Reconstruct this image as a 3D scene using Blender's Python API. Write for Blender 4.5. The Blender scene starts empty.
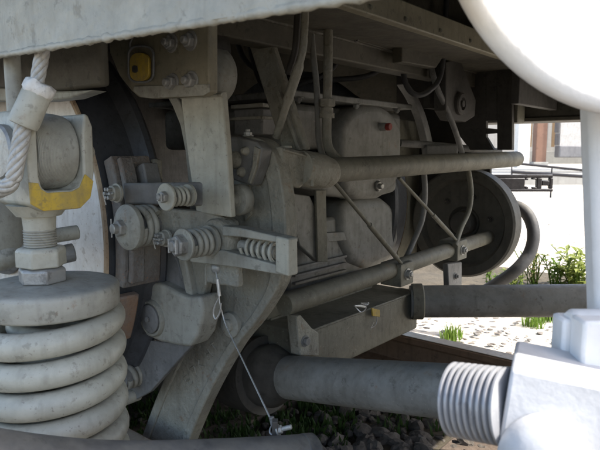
import bpy, math, random
from mathutils import Vector, Matrix, noise
random.seed(7)
rad = math.radians
sc = bpy.context.scene
col = sc.collection

# ------------------------------------------------------------------ camera
CAMH = 0.78
YAW, PITCH = rad(40), math.atan((225-152)/580)
FPX = 580.0
cam = bpy.data.cameras.new('camera')
cam.sensor_width = 36; cam.lens = 36*FPX/600
cam.clip_start = 0.02; cam.clip_end = 3000
cam.dof.use_dof = True; cam.dof.focus_distance = 1.15; cam.dof.aperture_fstop = 14
camo = bpy.data.objects.new('camera', cam); col.objects.link(camo)
camo.location = (0, 0, CAMH)
camo.rotation_euler = (math.pi/2-PITCH, 0, YAW)
sc.camera = camo
sc.render.resolution_x = 1024; sc.render.resolution_y = 768

# ------------------------------------------------------------------ sky, sun, exposure
SUN_EL, SUN_AZ = rad(48), (0.88, 0.475)     # horizontal direction towards the sun
w = bpy.data.worlds.new('World'); sc.world = w; w.use_nodes = True
nt = w.node_tree
sky = nt.nodes.new('ShaderNodeTexSky'); sky.sky_type = 'NISHITA'; sky.sun_disc = False
sky.sun_elevation = SUN_EL; sky.sun_rotation = math.atan2(SUN_AZ[0], SUN_AZ[1])
sky.air_density = 1.0; sky.dust_density = 2.5; sky.ozone_density = .8
nt.links.new(sky.outputs[0], nt.nodes['Background'].inputs[0])
nt.nodes['Background'].inputs[1].default_value = 0.15
sl = bpy.data.lights.new('sun', 'SUN'); sl.energy = 3.3; sl.angle = rad(0.5); sl.color = (1, .96, .9)
so = bpy.data.objects.new('sun', sl); col.objects.link(so)
hd = Vector((SUN_AZ[0], SUN_AZ[1], 0)).normalized()
sd = hd*math.cos(SUN_EL)+Vector((0, 0, math.sin(SUN_EL)))
so.rotation_euler = sd.to_track_quat('Z', 'Y').to_euler()
so.location = sd*20
vs = sc.view_settings
vs.view_transform = 'Standard'; vs.look = 'None'; vs.gamma = 1; vs.exposure = 1.55
vs.use_curve_mapping = False

# ------------------------------------------------------------------ measuring helpers
C0 = Vector((0, 0, CAMH))
RT = Vector((math.cos(YAW), math.sin(YAW), 0))
FW = Vector((-math.sin(YAW)*math.cos(PITCH), math.cos(YAW)*math.cos(PITCH), -math.sin(PITCH)))
UP = RT.cross(FW)
AX, AY, AZ = Vector((1, 0, 0)), Vector((0, 1, 0)), Vector((0, 0, 1))
def ray(x, y): return FW+RT*((x-300)/FPX)+UP*((225-y)/FPX)
def P(x, y, d): return C0+ray(x, y)*d
def PY(x, y, Y): r = ray(x, y); return C0+r*(Y/r.y)
def PX(x, y, X): r = ray(x, y); return C0+r*(X/r.x)
def PZ(x, y, Z): r = ray(x, y); return C0+r*((Z-CAMH)/r.z)
def dep(p): return (p-C0).dot(FW)
def ppm(p): return FPX/dep(p)           # picture pixels per metre at a point

# ------------------------------------------------------------------ mesh builder
def frame(d):
    d = d.normalized()
    a = AZ if abs(d.z) < .9 else AX
    u = d.cross(a).normalized()
    return u, d.cross(u).normalized()
class MB:
    def __init__(s): s.v = []; s.f = []
    def add(s, v, f):
        o = len(s.v); s.v += [tuple(p) for p in v]; s.f += [tuple(i+o for i in q) for q in f]; return s
    def obox(s, c, hx, hy, hz):
        vs = [c+hx*a+hy*b+hz*e for a in (-1, 1) for b in (-1, 1) for e in (-1, 1)]
        return s.add(vs, [(0, 1, 3, 2), (4, 6, 7, 5), (0, 4, 5, 1), (2, 3, 7, 6), (0, 2, 6, 4), (1, 5, 7, 3)])
    def box(s, x0, x1, y0, y1, z0, z1):
        return s.obox(Vector(((x0+x1)/2, (y0+y1)/2, (z0+z1)/2)), AX*(x1-x0)/2, AY*(y1-y0)/2, AZ*(z1-z0)/2)
    def prism(s, pts, ext):
        n = len(pts); b = [p+ext for p in pts]
        fs = [tuple(range(n)), tuple(range(2*n-1, n-1, -1))]
        fs += [(i, i+n, (i+1) % n+n, (i+1) % n) for i in range(n)]
        return s.add(list(pts)+b, fs)
    def ring_prism(s, out, inn, ext):
        """a band between two open curves of equal length"""
        n = len(out); pts = list(out)+list(inn); b = [p+ext for p in pts]; m = 2*n
        fs = []
        for i in range(n-1):
            fs.append((i, i+1, n+i+1, n+i)); fs.append((m+i, m+n+i, m+n+i+1, m+i+1))
            fs.append((i, m+i, m+i+1, i+1)); fs.append((n+i, n+i+1, m+n+i+1, m+n+i))
        fs.append((0, n, m+n, m)); fs.append((n-1, m+n-1, m+2*n-1, 2*n-1))
        fs[-1] = (n-1, m+n-1, m+2*n-1, 2*n-1)
        return s.add(pts+b, fs)
    def tube(s, pts, r, seg=12, cap=True):
        pts = [Vector(p) for p in pts]; n = len(pts)
        rs = r if isinstance(r, (list, tuple)) else [r]*n
        t0 = (pts[1]-pts[0]).normalized(); u, w_ = frame(t0); vs_ = []
        for i, p in enumerate(pts):
            t = ((pts[min(i+1, n-1)]-pts[max(i-1, 0)])).normalized()
            u = (u-t*u.dot(t)).normalized(); w_ = t.cross(u)
            vs_ += [p+(u*math.cos(2*math.pi*k/seg)+w_*math.sin(2*math.pi*k/seg))*rs[i] for k in range(seg)]
        fs = [(i*seg+k, i*seg+(k+1) % seg, (i+1)*seg+(k+1) % seg, (i+1)*seg+k) for i in range(n-1) for k in range(seg)]
        if cap: fs += [tuple(range(seg-1, -1, -1)), tuple((n-1)*seg+k for k in range(seg))]
        return s.add(vs_, fs)
    def lathe(s, o, d, prof, seg=32, a0=0, a1=2*math.pi, u=None, close=False):
        d = d.normalized()
        if u is None: u, w_ = frame(d)
        else: u = u.normalized(); w_ = d.cross(u)
        full = abs(a1-a0-2*math.pi) < 1e-6; m = seg if full else seg+1; n = len(prof); vs_ = []
        for t, r in prof:
            for k in range(m):
                a = a0+(a1-a0)*k/seg
                vs_.append(o+d*t+(u*math.cos(a)+w_*math.sin(a))*r)
        fs = []
        rows = n if close else n-1
        for i in range(rows):
            j = (i+1) % n
            for k in range(m if full else m-1):
                fs.append((i*m+k, i*m+(k+1) % m, j*m+(k+1) % m, j*m+k))
        if not close and full:
            if prof[0][1] > 1e-6: fs.append(tuple(range(m-1, -1, -1)))
            if prof[-1][1] > 1e-6: fs.append(tuple((n-1)*m+k for k in range(m)))
        if close and not full:
            fs.append(tuple(i*m for i in range(n))); fs.append(tuple(i*m+m-1 for i in range(n-1, -1, -1)))
        return s.add(vs_, fs)
    def hex(s, o, d, r, h, a=.3):
        d = d.normalized(); u, w_ = frame(d)
        def ring(t, q): return [o+d*t+(u*math.cos(a+math.pi*k/3)+w_*math.sin(a+math.pi*k/3))*q for k in range(6)]
        vs_ = ring(0, r)+ring(h*.85, r)+ring(h, r*.86)
        fs = [(i*6+k, i*6+(k+1) % 6, (i+1)*6+(k+1) % 6, (i+1)*6+k) for i in range(2) for k in range(6)]
        fs += [tuple(range(5, -1, -1)), tuple(range(12, 18))]
        return s.add(vs_, fs)
    def helix(s, o, d, R, r, turns, L, seg=10, per=24, hand=1, ph=0, flat=True):
        u, w_ = frame(d); d = d.normalized(); n = int(turns*per); pts = []
        for i in range(n+1):
            a = 2*math.pi*i/per*hand+ph
            pts.append(o+d*(L*i/n)+(u*math.cos(a)+w_*math.sin(a))*R)
        return s.tube(pts, r, seg)
    def ball(s, c, r, seg=14, rings=8, sc_=(1, 1, 1)):
        vs_ = []; fs = []
        for i in range(rings+1):
            th = math.pi*i/rings
            for k in range(seg):
                a = 2*math.pi*k/seg
                vs_.append(c+Vector((math.sin(th)*math.cos(a)*r*sc_[0], math.sin(th)*math.sin(a)*r*sc_[1], math.cos(th)*r*sc_[2])))
        for i in range(rings):
            for k in range(seg): fs.append((i*seg+k, (i+1)*seg+k, (i+1)*seg+(k+1) % seg, i*seg+(k+1) % seg))
        return s.add(vs_, fs)
    def obj(s, name, m, parent=None, bev=0, origin=None, smooth=40, seg=2):
        me = bpy.data.meshes.new(name)
        o = bpy.data.objects.new(name, me)
        if parent is None:
            if origin is None:
                xs = [p[0] for p in s.v]; ys = [p[1] for p in s.v]; zs = [p[2] for p in s.v]
                origin = Vector(((min(xs)+max(xs))/2, (min(ys)+max(ys))/2, min(zs)))
            o.location = origin
        else:
            origin = wloc(parent); o.parent = parent
        me.from_pydata([(p[0]-origin[0], p[1]-origin[1], p[2]-origin[2]) for p in s.v], [], s.f)
        me.validate(); me.update()
        import bmesh
        bm = bmesh.new(); bm.from_mesh(me)
        bmesh.ops.remove_doubles(bm, verts=bm.verts, dist=1e-6)
        bmesh.ops.recalc_face_normals(bm, faces=bm.faces); bm.to_mesh(me); bm.free()
        if smooth:
            me.polygons.foreach_set('use_smooth', [True]*len(me.polygons))
            me.set_sharp_from_angle(angle=rad(smooth))
        me.materials.append(M[m] if isinstance(m, str) else m)
        col.objects.link(o)
        if bev:
            b = o.modifiers.new('bevel', 'BEVEL'); b.width = bev; b.segments = seg; b.limit_method = 'ANGLE'
            b.angle_limit = rad(35); b.harden_normals = False
        return o
def wloc(o):
    l = Vector(o.location)
    while o.parent: o = o.parent; l += o.location
    return l
def tag(o, label, cat, group=None, kind=None):
    if label: o['label'] = label
    if cat: o['category'] = cat
    if group: o['group'] = group
    if kind: o['kind'] = kind
    return o
def thing(name, loc, label, cat, group=None):
    o = bpy.data.objects.new(name, None); o.empty_display_size = .05; col.objects.link(o); o.location = loc
    return tag(o, label, cat, group)
def smoothpath(pts, n=8):
    pts = [Vector(p) for p in pts]; out = []
    for i in range(len(pts)-1):
        p0, p1, p2, p3 = pts[max(i-1, 0)], pts[i], pts[i+1], pts[min(i+2, len(pts)-1)]
        for k in range(n):
            t = k/n
            out.append(.5*((2*p1)+(p2-p0)*t+(2*p0-5*p1+4*p2-p3)*t*t+(3*p1-p0-3*p2+p3)*t**3))
    return out+[pts[-1]]
def outY(px, Y): return [PY(x, y, Y) for x, y in px]
def outX(px, X): return [PX(x, y, X) for x, y in px]

# ------------------------------------------------------------------ materials
M = {}
def mat(name, base, dirt=None, rough=.55, amt=.5, scale=9, metal=0, bump=.25, bscale=60, speck=None, dust=0, spec=.35, lo=.42, hi=.66, streak=.35, bloom=0, smudge=.55):
    m = bpy.data.materials.new(name); m.use_nodes = True; n = m.node_tree.nodes; l = m.node_tree.links
    bs = n['Principled BSDF']; bs.inputs['Roughness'].default_value = rough; bs.inputs['Metallic'].default_value = metal
    bs.inputs['Specular IOR Level'].default_value = spec
    geo = n.new('ShaderNodeNewGeometry'); pos = geo.outputs['Position']
    def noi(s, det=6, r=.6):
        t = n.new('ShaderNodeTexNoise'); t.inputs['Scale'].default_value = s; t.inputs['Detail'].default_value = det
        t.inputs['Roughness'].default_value = r; l.new(pos, t.inputs['Vector']); return t.outputs['Fac']
    def ramp(f, a, b):
        r = n.new('ShaderNodeMapRange'); r.inputs['From Min'].default_value = a; r.inputs['From Max'].default_value = b
        l.new(f, r.inputs['Value']); return r.outputs['Result']
    def mix(f, a, b, k=1.0):
        x = n.new('ShaderNodeMix'); x.data_type = 'RGBA'
        if k != 1.0:
            mm = n.new('ShaderNodeMath'); mm.operation = 'MULTIPLY'; mm.inputs[1].default_value = k; l.new(f, mm.inputs[0]); f = mm.outputs[0]
        l.new(f, x.inputs['Factor'])
        for s_, q in ((x.inputs[6], a), (x.inputs[7], b)):
            if isinstance(q, (tuple, list)): s_.default_value = (*q, 1)
            else: l.new(q, s_)
        return x.outputs[2]
    if dirt is None: dirt = tuple(c*.55 for c in base)
    c = mix(ramp(noi(scale), lo, hi), base, dirt, amt)
    c = mix(ramp(noi(scale*7, 4), .5, .72), c, dirt, amt*.7)
    c = mix(ramp(noi(scale*2.3, 3), .52, .7), c, tuple(min(1, q*1.35) for q in base), .35)
    c = mix(ramp(noi(scale*4.3, 5, .65), .60, .66), c, tuple(q*.75 for q in dirt), smudge)      # oily smudges and knocks
    if streak:
        mp = n.new('ShaderNodeVectorMath'); mp.operation = 'MULTIPLY'; mp.inputs[1].default_value = (1, 1, .13); l.new(pos, mp.inputs[0])
        ts = n.new('ShaderNodeTexNoise'); ts.inputs['Scale'].default_value = scale*6; ts.inputs['Detail'].default_value = 4; l.new(mp.outputs[0], ts.inputs['Vector'])
        c = mix(ramp(ts.outputs['Fac'], .52, .72), c, tuple(q*.7 for q in dirt), streak)
    if bloom:
        c = mix(ramp(noi(scale*2.9, 7, .7), .62, .70), c, (.21, .115, .06), bloom)
    if speck:                       # chips and rust flecks with a shape of their own
        c = mix(ramp(noi(scale*16, 3, .7), .63, .69), c, speck, .55)
    if dust:                        # settled dust lying on what faces up
        sp = n.new('ShaderNodeSeparateXYZ'); l.new(geo.outputs['Normal'], sp.inputs[0])
        mu = n.new('ShaderNodeMath'); mu.operation = 'MULTIPLY'; l.new(ramp(sp.outputs[2], .35, .95), mu.inputs[0]); l.new(ramp(noi(scale*3), .3, .6), mu.inputs[1])
        c = mix(mu.outputs[0], c, (.33, .30, .24), dust)
    l.new(c, bs.inputs['Base Color'])
    rr = n.new('ShaderNodeMapRange'); rr.inputs['To Min'].default_value = max(.05, rough-.13); rr.inputs['To Max'].default_value = min(1, rough+.16)
    l.new(noi(scale*4, 4), rr.inputs['Value']); l.new(rr.outputs['Result'], bs.inputs['Roughness'])
    if bump:
        b = n.new('ShaderNodeBump'); b.inputs['Strength'].default_value = bump; b.inputs['Distance'].default_value = .004
        ad = n.new('ShaderNodeMath'); ad.operation = 'ADD'; l.new(noi(bscale, 5), ad.inputs[0]); l.new(noi(bscale*.25, 3), ad.inputs[1])
        l.new(ad.outputs[0], b.inputs['Height']); l.new(b.outputs[0], bs.inputs['Normal'])
    M[name] = m
    return m
mat('paint', (.348, .343, .297), (.17, .163, .135), rough=.5, amt=.6, speck=(.17, .13, .1), dust=.35, bloom=.5)
mat('paint_clean', (.425, .417, .352), (.265, .252, .205), rough=.42, amt=.5, speck=(.17, .15, .13), bloom=.3)
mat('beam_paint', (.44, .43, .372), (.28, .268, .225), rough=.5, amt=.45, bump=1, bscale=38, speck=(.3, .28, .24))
mat('cast', (.30, .293, .247), (.175, .163, .13), rough=.6, amt=.5, bump=.7, bscale=120, speck=(.2, .14, .1), dust=.3, bloom=.5)
mat('greasy', (.20, .20, .195), (.10, .10, .095), rough=.5, amt=.5, bump=.4, bscale=90, dust=.35)
mat('steel', (.36, .36, .34), (.17, .16, .15), rough=.38, amt=.5, metal=.35, bump=.25, bscale=150)
mat('tread', (.085, .09, .10), (.05, .05, .05), rough=.33, amt=.5, metal=.3, bump=.15, scale=14)
mat('wheel_white', (.74, .72, .68), (.5, .44, .36), rough=.55, amt=.4, speck=(.34, .2, .1), lo=.5, hi=.75)
mat('rust', (.165, .142, .122), (.24, .235, .22), rough=.85, amt=.8, bump=.9, bscale=110, speck=(.4, .16, .05), scale=12)
mat('rust_bright', (.30, .18, .11), (.27, .25, .225), rough=.85, amt=.7, bump=.8, bscale=90, speck=(.5, .3, .16))
mat('yellow', (.50, .345, .05), (.24, .2, .115), rough=.55, amt=.65, speck=(.2, .17, .12), scale=22)
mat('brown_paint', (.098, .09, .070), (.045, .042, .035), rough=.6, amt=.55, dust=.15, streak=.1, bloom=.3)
mat('olive_light', (.25, .228, .165), (.14, .125, .09), rough=.5, amt=.4, speck=(.1, .09, .07))
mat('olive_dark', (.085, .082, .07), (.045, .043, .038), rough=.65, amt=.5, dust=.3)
mat('rim_edge', (.40, .31, .21), (.26, .17, .10), rough=.8, amt=.6, speck=(.55, .5, .42), scale=25)
mat('olive', (.18, .174, .137), (.09, .086, .068), rough=.6, amt=.6, speck=(.34, .32, .27), dust=.4, bloom=.5)
mat('dark_steel', (.062, .058, .052), (.03, .028, .025), rough=.6, amt=.6, dust=.3)
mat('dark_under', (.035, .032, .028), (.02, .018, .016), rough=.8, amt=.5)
mat('rubber', (.035, .036, .038), (.075, .075, .075), rough=.6, amt=.5, dust=.4, bump=.2)
mat('bar_grey', (.115, .112, .105), (.06, .058, .054), rough=.5, amt=.5, bump=.2, dust=.3)
mat('gear', (.235, .237, .222), (.12, .115, .1), rough=.55, amt=.6, speck=(.32, .31, .28), dust=.4, bloom=.5)
mat('white_paint', (.78, .77, .76), (.66, .65, .63), rough=.45, amt=.35, bump=.2, streak=.08, smudge=.12)
mat('fitting', (.52, .52, .525), (.40, .40, .40), rough=.45, amt=.4, bump=.1, bscale=150, streak=.1, smudge=.25)
mat('alu', (.36, .36, .37), (.26, .26, .265), rough=.33, amt=.35, metal=.25, bump=.2)
mat('rope', (.46, .45, .42), (.26, .25, .22), rough=.45, amt=.5, metal=.2, scale=40)
mat('tape', (.72, .71, .68), (.5, .49, .46), rough=.6, amt=.4, scale=30, bump=.6)
mat('red', (.27, .04, .03), (.13, .04, .035), rough=.5, amt=.4)
mat('wire', (.6, .6, .58), (.35, .35, .33), rough=.35, metal=.5, amt=.3, scale=60, bump=0)
mat('stone', (.125, .105, .085), (.06, .052, .045), rough=.9, amt=.6, bump=.9, bscale=70, speck=(.2, .15, .1), scale=11)
mat('soil', (.10, .082, .055), (.055, .046, .032), rough=.95, amt=.6, bump=1, bscale=50, scale=5)
mat('sand', (.56, .51, .43), (.42, .36, .28), rough=.95, amt=.5, bump=.8, bscale=30, scale=1.6, speck=(.16, .11, .07))
mat('rail_side', (.19, .12, .08), (.1, .07, .05), rough=.85, amt=.6, bump=.6)
mat('rail_top', (.40, .33, .25), (.28, .2, .14), rough=.45, metal=.4, amt=.4, bump=.05)
mat('timber', (.16, .12, .09), (.085, .065, .05), rough=.9, amt=.6, bump=1, bscale=40)
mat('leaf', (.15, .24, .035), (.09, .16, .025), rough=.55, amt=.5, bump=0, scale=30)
mat('leaf_pale', (.32, .36, .10), (.2, .26, .06), rough=.6, amt=.5, bump=0, scale=30)
mat('leaf_dry', (.38, .33, .17), (.28, .2, .1), rough=.7, amt=.5, bump=0, scale=30)
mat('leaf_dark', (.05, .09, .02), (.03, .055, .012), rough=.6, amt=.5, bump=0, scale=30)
mat('post_paint', (.22, .125, .085), (.17, .095, .065), rough=.6, amt=.4, scale=2)
mat('plank', (.28, .19, .105), (.21, .14, .08), rough=.7, amt=.4, scale=2)
mat('block', (.22, .215, .215), (.15, .147, .147), rough=.85, amt=.5, scale=2.5, bump=.8, bscale=12)
mat('mortar', (.52, .5, .47), None, rough=.9, amt=.3)
mat('render_white', (.46, .44, .40), (.38, .35, .31), rough=.85, amt=.3, scale=2)
mat('concrete', (.36, .35, .32), (.28, .27, .25), rough=.9, amt=.4, scale=2)
mat('black_paint', (.02, .018, .02), (.04, .035, .035), rough=.45, amt=.5)
for nm in ('leaf', 'leaf_pale', 'leaf_dry', 'leaf_dark'):       # thin leaves let light through
    t_ = M[nm].node_tree; pb = t_.nodes['Principled BSDF']; tl = t_.nodes.new('ShaderNodeBsdfTranslucent'); mx = t_.nodes.new('ShaderNodeMixShader'); mx.inputs[0].default_value = .45
    t_.links.new(pb.inputs['Base Color'].links[0].from_socket, tl.inputs['Color'])
    t_.links.new(pb.outputs[0], mx.inputs[1]); t_.links.new(tl.outputs[0], mx.inputs[2]); t_.links.new(mx.outputs[0], t_.nodes['Material Output'].inputs['Surface'])
gl = bpy.data.materials.new('glass'); gl.use_nodes = True; M['glass'] = gl
gb = gl.node_tree.nodes['Principled BSDF']; gb.inputs['Base Color'].default_value = (.03, .04, .05, 1); gb.inputs['Roughness'].default_value = .08

# small hardware shared by many parts: dirs point out of the surface
def bolt(o, d, r, parent, name='bolt', m='steel', nut=.8, stub=.5, washer=1.35, ang=.3, bev=.0008):
    d = d.normalized(); b = MB()
    if washer: b.lathe(o, d, [(-.001, r*washer), (r*.2, r*washer), (r*.2, 0)], 20)
    b.hex(o+d*r*.2, d, r, r*nut, ang)
    if stub: b.lathe(o+d*r*(.2+nut), d, [(-.001, r*.55), (r*stub, r*.55), (r*(stub+.12), r*.42), (r*(stub+.12), 0)], 14)
    return b.obj(name, m, parent, bev)

# ================================================================== SETTING
def sheet(name, x0, x1, y0, y1, z, m, nx=1, ny=1, amp=0, parent=None):
    b = MB(); vs_ = []; fs = []
    for j in range(ny+1):
        for i in range(nx+1):
            x = x0+(x1-x0)*i/nx; y = y0+(y1-y0)*j/ny
            vs_.append(Vector((x, y, z+amp*(noise.noise(Vector((x*2.3, y*2.3, 0)))+.5*noise.noise(Vector((x*7, y*7, 3)))))))
    for j in range(ny):
        for i in range(nx):
            a = j*(nx+1)+i; fs.append((a, a+1, a+nx+2, a+nx+1))
    b.add(vs_, fs)
    o = b.obj(name, m, parent, origin=Vector((0, 0, 0)) if parent is None else None); 
    if parent is None: o['kind'] = 'structure'
    return o
ground = sheet('ground', -1500, 1500, -1500, 1500, -.03, 'sand')
near_ground = sheet('sandy_yard', -12, 8, 1.80, 16, .0, 'sand', 120, 90, .018)
bed = sheet('track_bed', -9, 6, -5.6, 1.86, .0, 'soil', 160, 60, .022)  # unseen near side carried out in dark soil to cut bounced light

GZ = 0.0
# rails run along X; far rail shows under the tubes
def rail(Y, name, label):
    t = thing(name, (0, Y, 0), label, 'rail')
    prof = [(-.055, .03), (.055, .03), (.055, .04), (.01, .052), (.01, .115), (.033, .125), (.033, .146), (-.033, .146), (-.033, .125), (-.01, .115), (-.01, .052), (-.055, .04)]
    MB().prism([Vector((-6, Y+a, z)) for a, z in prof], AX*9).obj('rail_body', 'rail_side', t, .003)
    MB().box(-6, 3, Y-.026, Y+.026, .1465, .1495).obj('running_surface', 'rail_top', t, .001)
    return t
RY1, RY2 = .69, 1.75
rail(RY1, 'rail', 'near rail under the left wheel, mostly hidden by the spring')
rail(RY2, 'rail', 'rusty rail with shiny top lying beyond the lower tubes')
for i in range(9):
    x = -4.84+i*.72
    b = MB().box(x-.12, x+.12, .35, 2.0, -.1, .014)
    s_ = b.obj('sleeper', 'timber', bed, .006)

# ballast: the nearest stones one by one, the rest as one mass
def stone_mesh(k):
    rnd = random.Random(k); b = MB(); b.ball(Vector((0, 0, 0)), 1, 8, 5)
    off = Vector((rnd.random()*9, rnd.random()*9, k))
    b.v = [tuple(Vector(p)*(1+.55*noise.noise(Vector(p)*1.1+off))) for p in b.v]
    # chop flat facets
    for q in range(6):
        nrm = Vector((rnd.gauss(0, 1), rnd.gauss(0, 1), rnd.gauss(0, 1))).normalized(); h = .62+.2*rnd.random()
        nv = []
        for p in b.v:
            p = Vector(p); e = p.dot(nrm)-h
            if e > 0: p -= nrm*e
            nv.append(tuple(p))
        b.v = nv
    return b
stone_objs = []
for k in range(6):
    o = stone_mesh(k).obj('stone', 'stone', bed, smooth=25); stone_objs.append(o)
cnt = 0
rnd = random.Random(3)
def groundpt(x, y): return PZ(x, y, .0)
for k in range(270):
    while True:
        px, py = rnd.uniform(95, 470), rnd.uniform(385, 462)
        p = groundpt(px, py)
        dens = .35 if px < 320 else 1
        if rnd.random() < dens and abs(p.y-RY1) > .09 and abs(p.y-RY2) > .09: break
    src = stone_objs[k % 6]
    o = src if k < 6 else src.copy()
    if k >= 6: col.objects.link(o)
    s = rnd.uniform(.010, .029) if px > 320 else rnd.uniform(.007, .018)
    o.parent = bed; o.location = (p.x, p.y, s*.35+rnd.uniform(-.004, .006)); o.scale = (s*rnd.uniform(.9, 1.5), s*rnd.uniform(.8, 1.2), s*rnd.uniform(.6, 1))
    o.rotation_euler = (rnd.uniform(-.5, .5), rnd.uniform(-.5, .5), rnd.uniform(0, 6.3))
b = MB(); protos = [stone_mesh(20+k) for k in range(5)]
for k in range(3600):
    x, y = rnd.uniform(-4.5, 1.5), rnd.uniform(-.6, 1.9)
    if abs(y-RY1) < .08 or abs(y-RY2) < .08: continue
    s = rnd.uniform(.006, .02); q = protos[k % 5]; R_ = Matrix.Rotation(rnd.uniform(0, 6.3), 3, 'Z')
    b.add([R_ @ Vector((p[0]*s, p[1]*s, p[2]*s*.7))+Vector((x, y, .006)) for p in q.v], q.f)
tag(b.obj('ballast', 'stone', smooth=25, origin=Vector((0, 0, 0))), 'small brown ballast stones scattered between and beside the rails', 'ballast', kind='stuff')
b = MB()
for k in range(3800):        # dark litter on the pale yard
    x, y = rnd.uniform(-5, 2), (1.82+rnd.random()**1.5*.9 if k % 2 else 1.9+rnd.random()**1.6*5)
    s = rnd.uniform(.003, .013); q = protos[k % 5]; R_ = Matrix.Rotation(rnd.uniform(0, 6.3), 3, 'Z')
    b.add([R_ @ Vector((p[0]*s*1.5, p[1]*s, p[2]*s*.3))+Vector((x, y, .008)) for p in q.v], q.f)
tag(b.obj('leaf_litter', 'rust', smooth=25, origin=Vector((0, 0, 0))), 'brown leaf litter strewn over the pale sunny yard beyond the rail', 'leaf litter', kind='stuff')

def blades(b, c, n, h, spread, lean=.5, wd=.004, rn=rnd):
    for k in range(n):
        a = rn.uniform(0, 6.3); q = spread*math.sqrt(rn.random()); p = c+Vector((math.cos(a)*q, math.sin(a)*q, 0))
        hh = h*rn.uniform(.5, 1.1); a2 = rn.uniform(0, 6.3); dr = Vector((math.cos(a2), math.sin(a2), 0)); sd_ = Vector((-dr.y, dr.x, 0))*wd*rn.uniform(.6, 1.4)
        ln = lean*rn.uniform(.2, 1)
        p1 = p+AZ*hh*.55+dr*hh*ln*.3; p2 = p+AZ*hh*(1-.25*ln)+dr*hh*ln
        b.add([p-sd_, p+sd_, p1+sd_*.8, p1-sd_*.8, p2], [(0, 1, 2, 3), (3, 2, 4)])
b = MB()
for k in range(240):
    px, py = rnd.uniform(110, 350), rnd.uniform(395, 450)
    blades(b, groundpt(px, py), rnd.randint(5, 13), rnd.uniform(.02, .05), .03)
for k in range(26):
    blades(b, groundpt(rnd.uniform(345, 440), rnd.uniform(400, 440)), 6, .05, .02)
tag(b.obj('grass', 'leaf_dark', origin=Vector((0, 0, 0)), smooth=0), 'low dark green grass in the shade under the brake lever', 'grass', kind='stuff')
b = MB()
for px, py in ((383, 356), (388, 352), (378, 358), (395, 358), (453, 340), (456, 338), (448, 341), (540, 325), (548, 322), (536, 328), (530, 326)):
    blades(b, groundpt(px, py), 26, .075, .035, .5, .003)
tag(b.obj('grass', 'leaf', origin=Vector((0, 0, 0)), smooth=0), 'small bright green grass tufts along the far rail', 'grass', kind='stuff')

# weeds beyond the far rail
def weed(c, h, n, mname, label, seed, leafw=.03, spread=.12):
    rn = random.Random(seed)
    t = thing('weed_plant', c, label, 'weed')
    st = MB(); lf = MB()
    for k in range(n):
        a = rn.uniform(0, 6.3); tip = c+Vector((math.cos(a)*spread*rn.random(), math.sin(a)*spread*rn.random(), h*rn.uniform(.55, 1.1)))
        base = c+Vector((rn.uniform(-.03, .03), rn.uniform(-.03, .03), -.01)); mid = (base+tip)/2+Vector((rn.uniform(-.02, .02), rn.uniform(-.02, .02), .02))
        path = smoothpath([base, mid, tip], 4); st.tube(path, [.003]*len(path), 5)
        for q in range(16):
            p = path[min(len(path)-1, int(rn.uniform(.15, 1)*len(path)))]
            a2 = rn.uniform(0, 6.3); dr = Vector((math.cos(a2), math.sin(a2), rn.uniform(-.3, .8))).normalized(); L = leafw*rn.uniform(.8, 2.1)
            sd_ = dr.cross(AZ).normalized()*leafw*rn.uniform(.25, .5); up_ = Vector((0, 0, L*.12))
            lf.add([p, p+dr*L*.45+sd_+up_, p+dr*L, p+dr*L*.45-sd_+up_, p+dr*L*.5], [(0, 1, 4), (1, 2, 4), (2, 3, 4), (3, 0, 4)])
    st.obj('stem', 'leaf', t); lf.obj('leaves', mname, t, smooth=0)
weed(groundpt(575, 292), .23, 20, 'leaf_pale', 'dense leafy yellow green weed at the right above the dark tube', 1, .035, .16)
weed(groundpt(556, 290), .18, 14, 'leaf', 'mid green weed left of the dense leafy one', 2, .022, .13)
weed(groundpt(532, 289), .22, 18, 'leaf_dry', 'dry feathery straw coloured weed beside the hose loop', 3, .014, .13)
weed(groundpt(515, 291), .13, 12, 'leaf_pale', 'short pale weed at the foot of the hose loop', 4, .016, .1)
weed(groundpt(493, 292), .16, 7, 'leaf', 'small green weed seen between far disc and hose', 5, .018, .07)
dirt = sheet('dirt_verge', -2.6, 2.5, 2.75, 3.75, .022, 'soil', 90, 40, .022)

# ---------------------------------------------------------------- station behind
def groundD(px, d, z): p = P(px, 152, d); return Vector((p.x, p.y, z))
SB = groundD(550, 15, 0)
rg = Vector((RT.x, RT.y, 0)); fg = Vector((-math.sin(YAW), math.cos(YAW), 0))
def bq(t, name, m, px0, px1, y0, y1, d, th=.2, bev=.01):      # a slab facing the yard, sized at distance d
    a = P(px0, y1, d); e = P(px1, y0, d); wd = (e-a).dot(rg)
    z0, z1 = a.z, e.z
    c = a+rg*wd/2; c.z = (z0+z1)/2
    return MB().obox(c+fg*th/2, rg*wd/2, fg*th/2, AZ*(z1-z0)/2).obj(name, m, t, bev)
pf = MB(); a = groundD(400, 13.2, 0)
pf.obox(groundD(560, 16, .12)+fg*1.2, rg*9, fg*3.4, AZ*.13); pfo = pf.obj('station_platform', 'concrete', bev=.02); tag(pfo, 'pale concrete platform in front of the station building', 'platform')
st = thing('station_building', groundD(545, 17, .25), 'sunlit station building with reddish post and pale boarded wall', 'building')
bq(st, 'wall', 'render_white', 470, 640, 60, 163, 17, .2)
bq(st, 'plinth', 'concrete', 469, 640, 151, 164, 16.95, .04)
for i, x in enumerate((528, 532.3, 547, 551, 555)):
    bq(st, 'plank', 'plank' if i != 2 else 'render_white', x, x+3.6, 70, 147, 16.94, .05, .004)
wn = bq(st, 'window', 'plank', 494, 520, 90, 140, 16.93, .06)
for i in range(2):
    for j in range(2): bq(wn, 'pane', 'glass', 496+i*12.5, 506.5+i*12.5, 93+j*24, 114+j*24, 16.92, .03, 0)
pst = thing('veranda_post', groundD(541, 15, .25), 'reddish brown square veranda post on a pale base', 'post')
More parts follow.
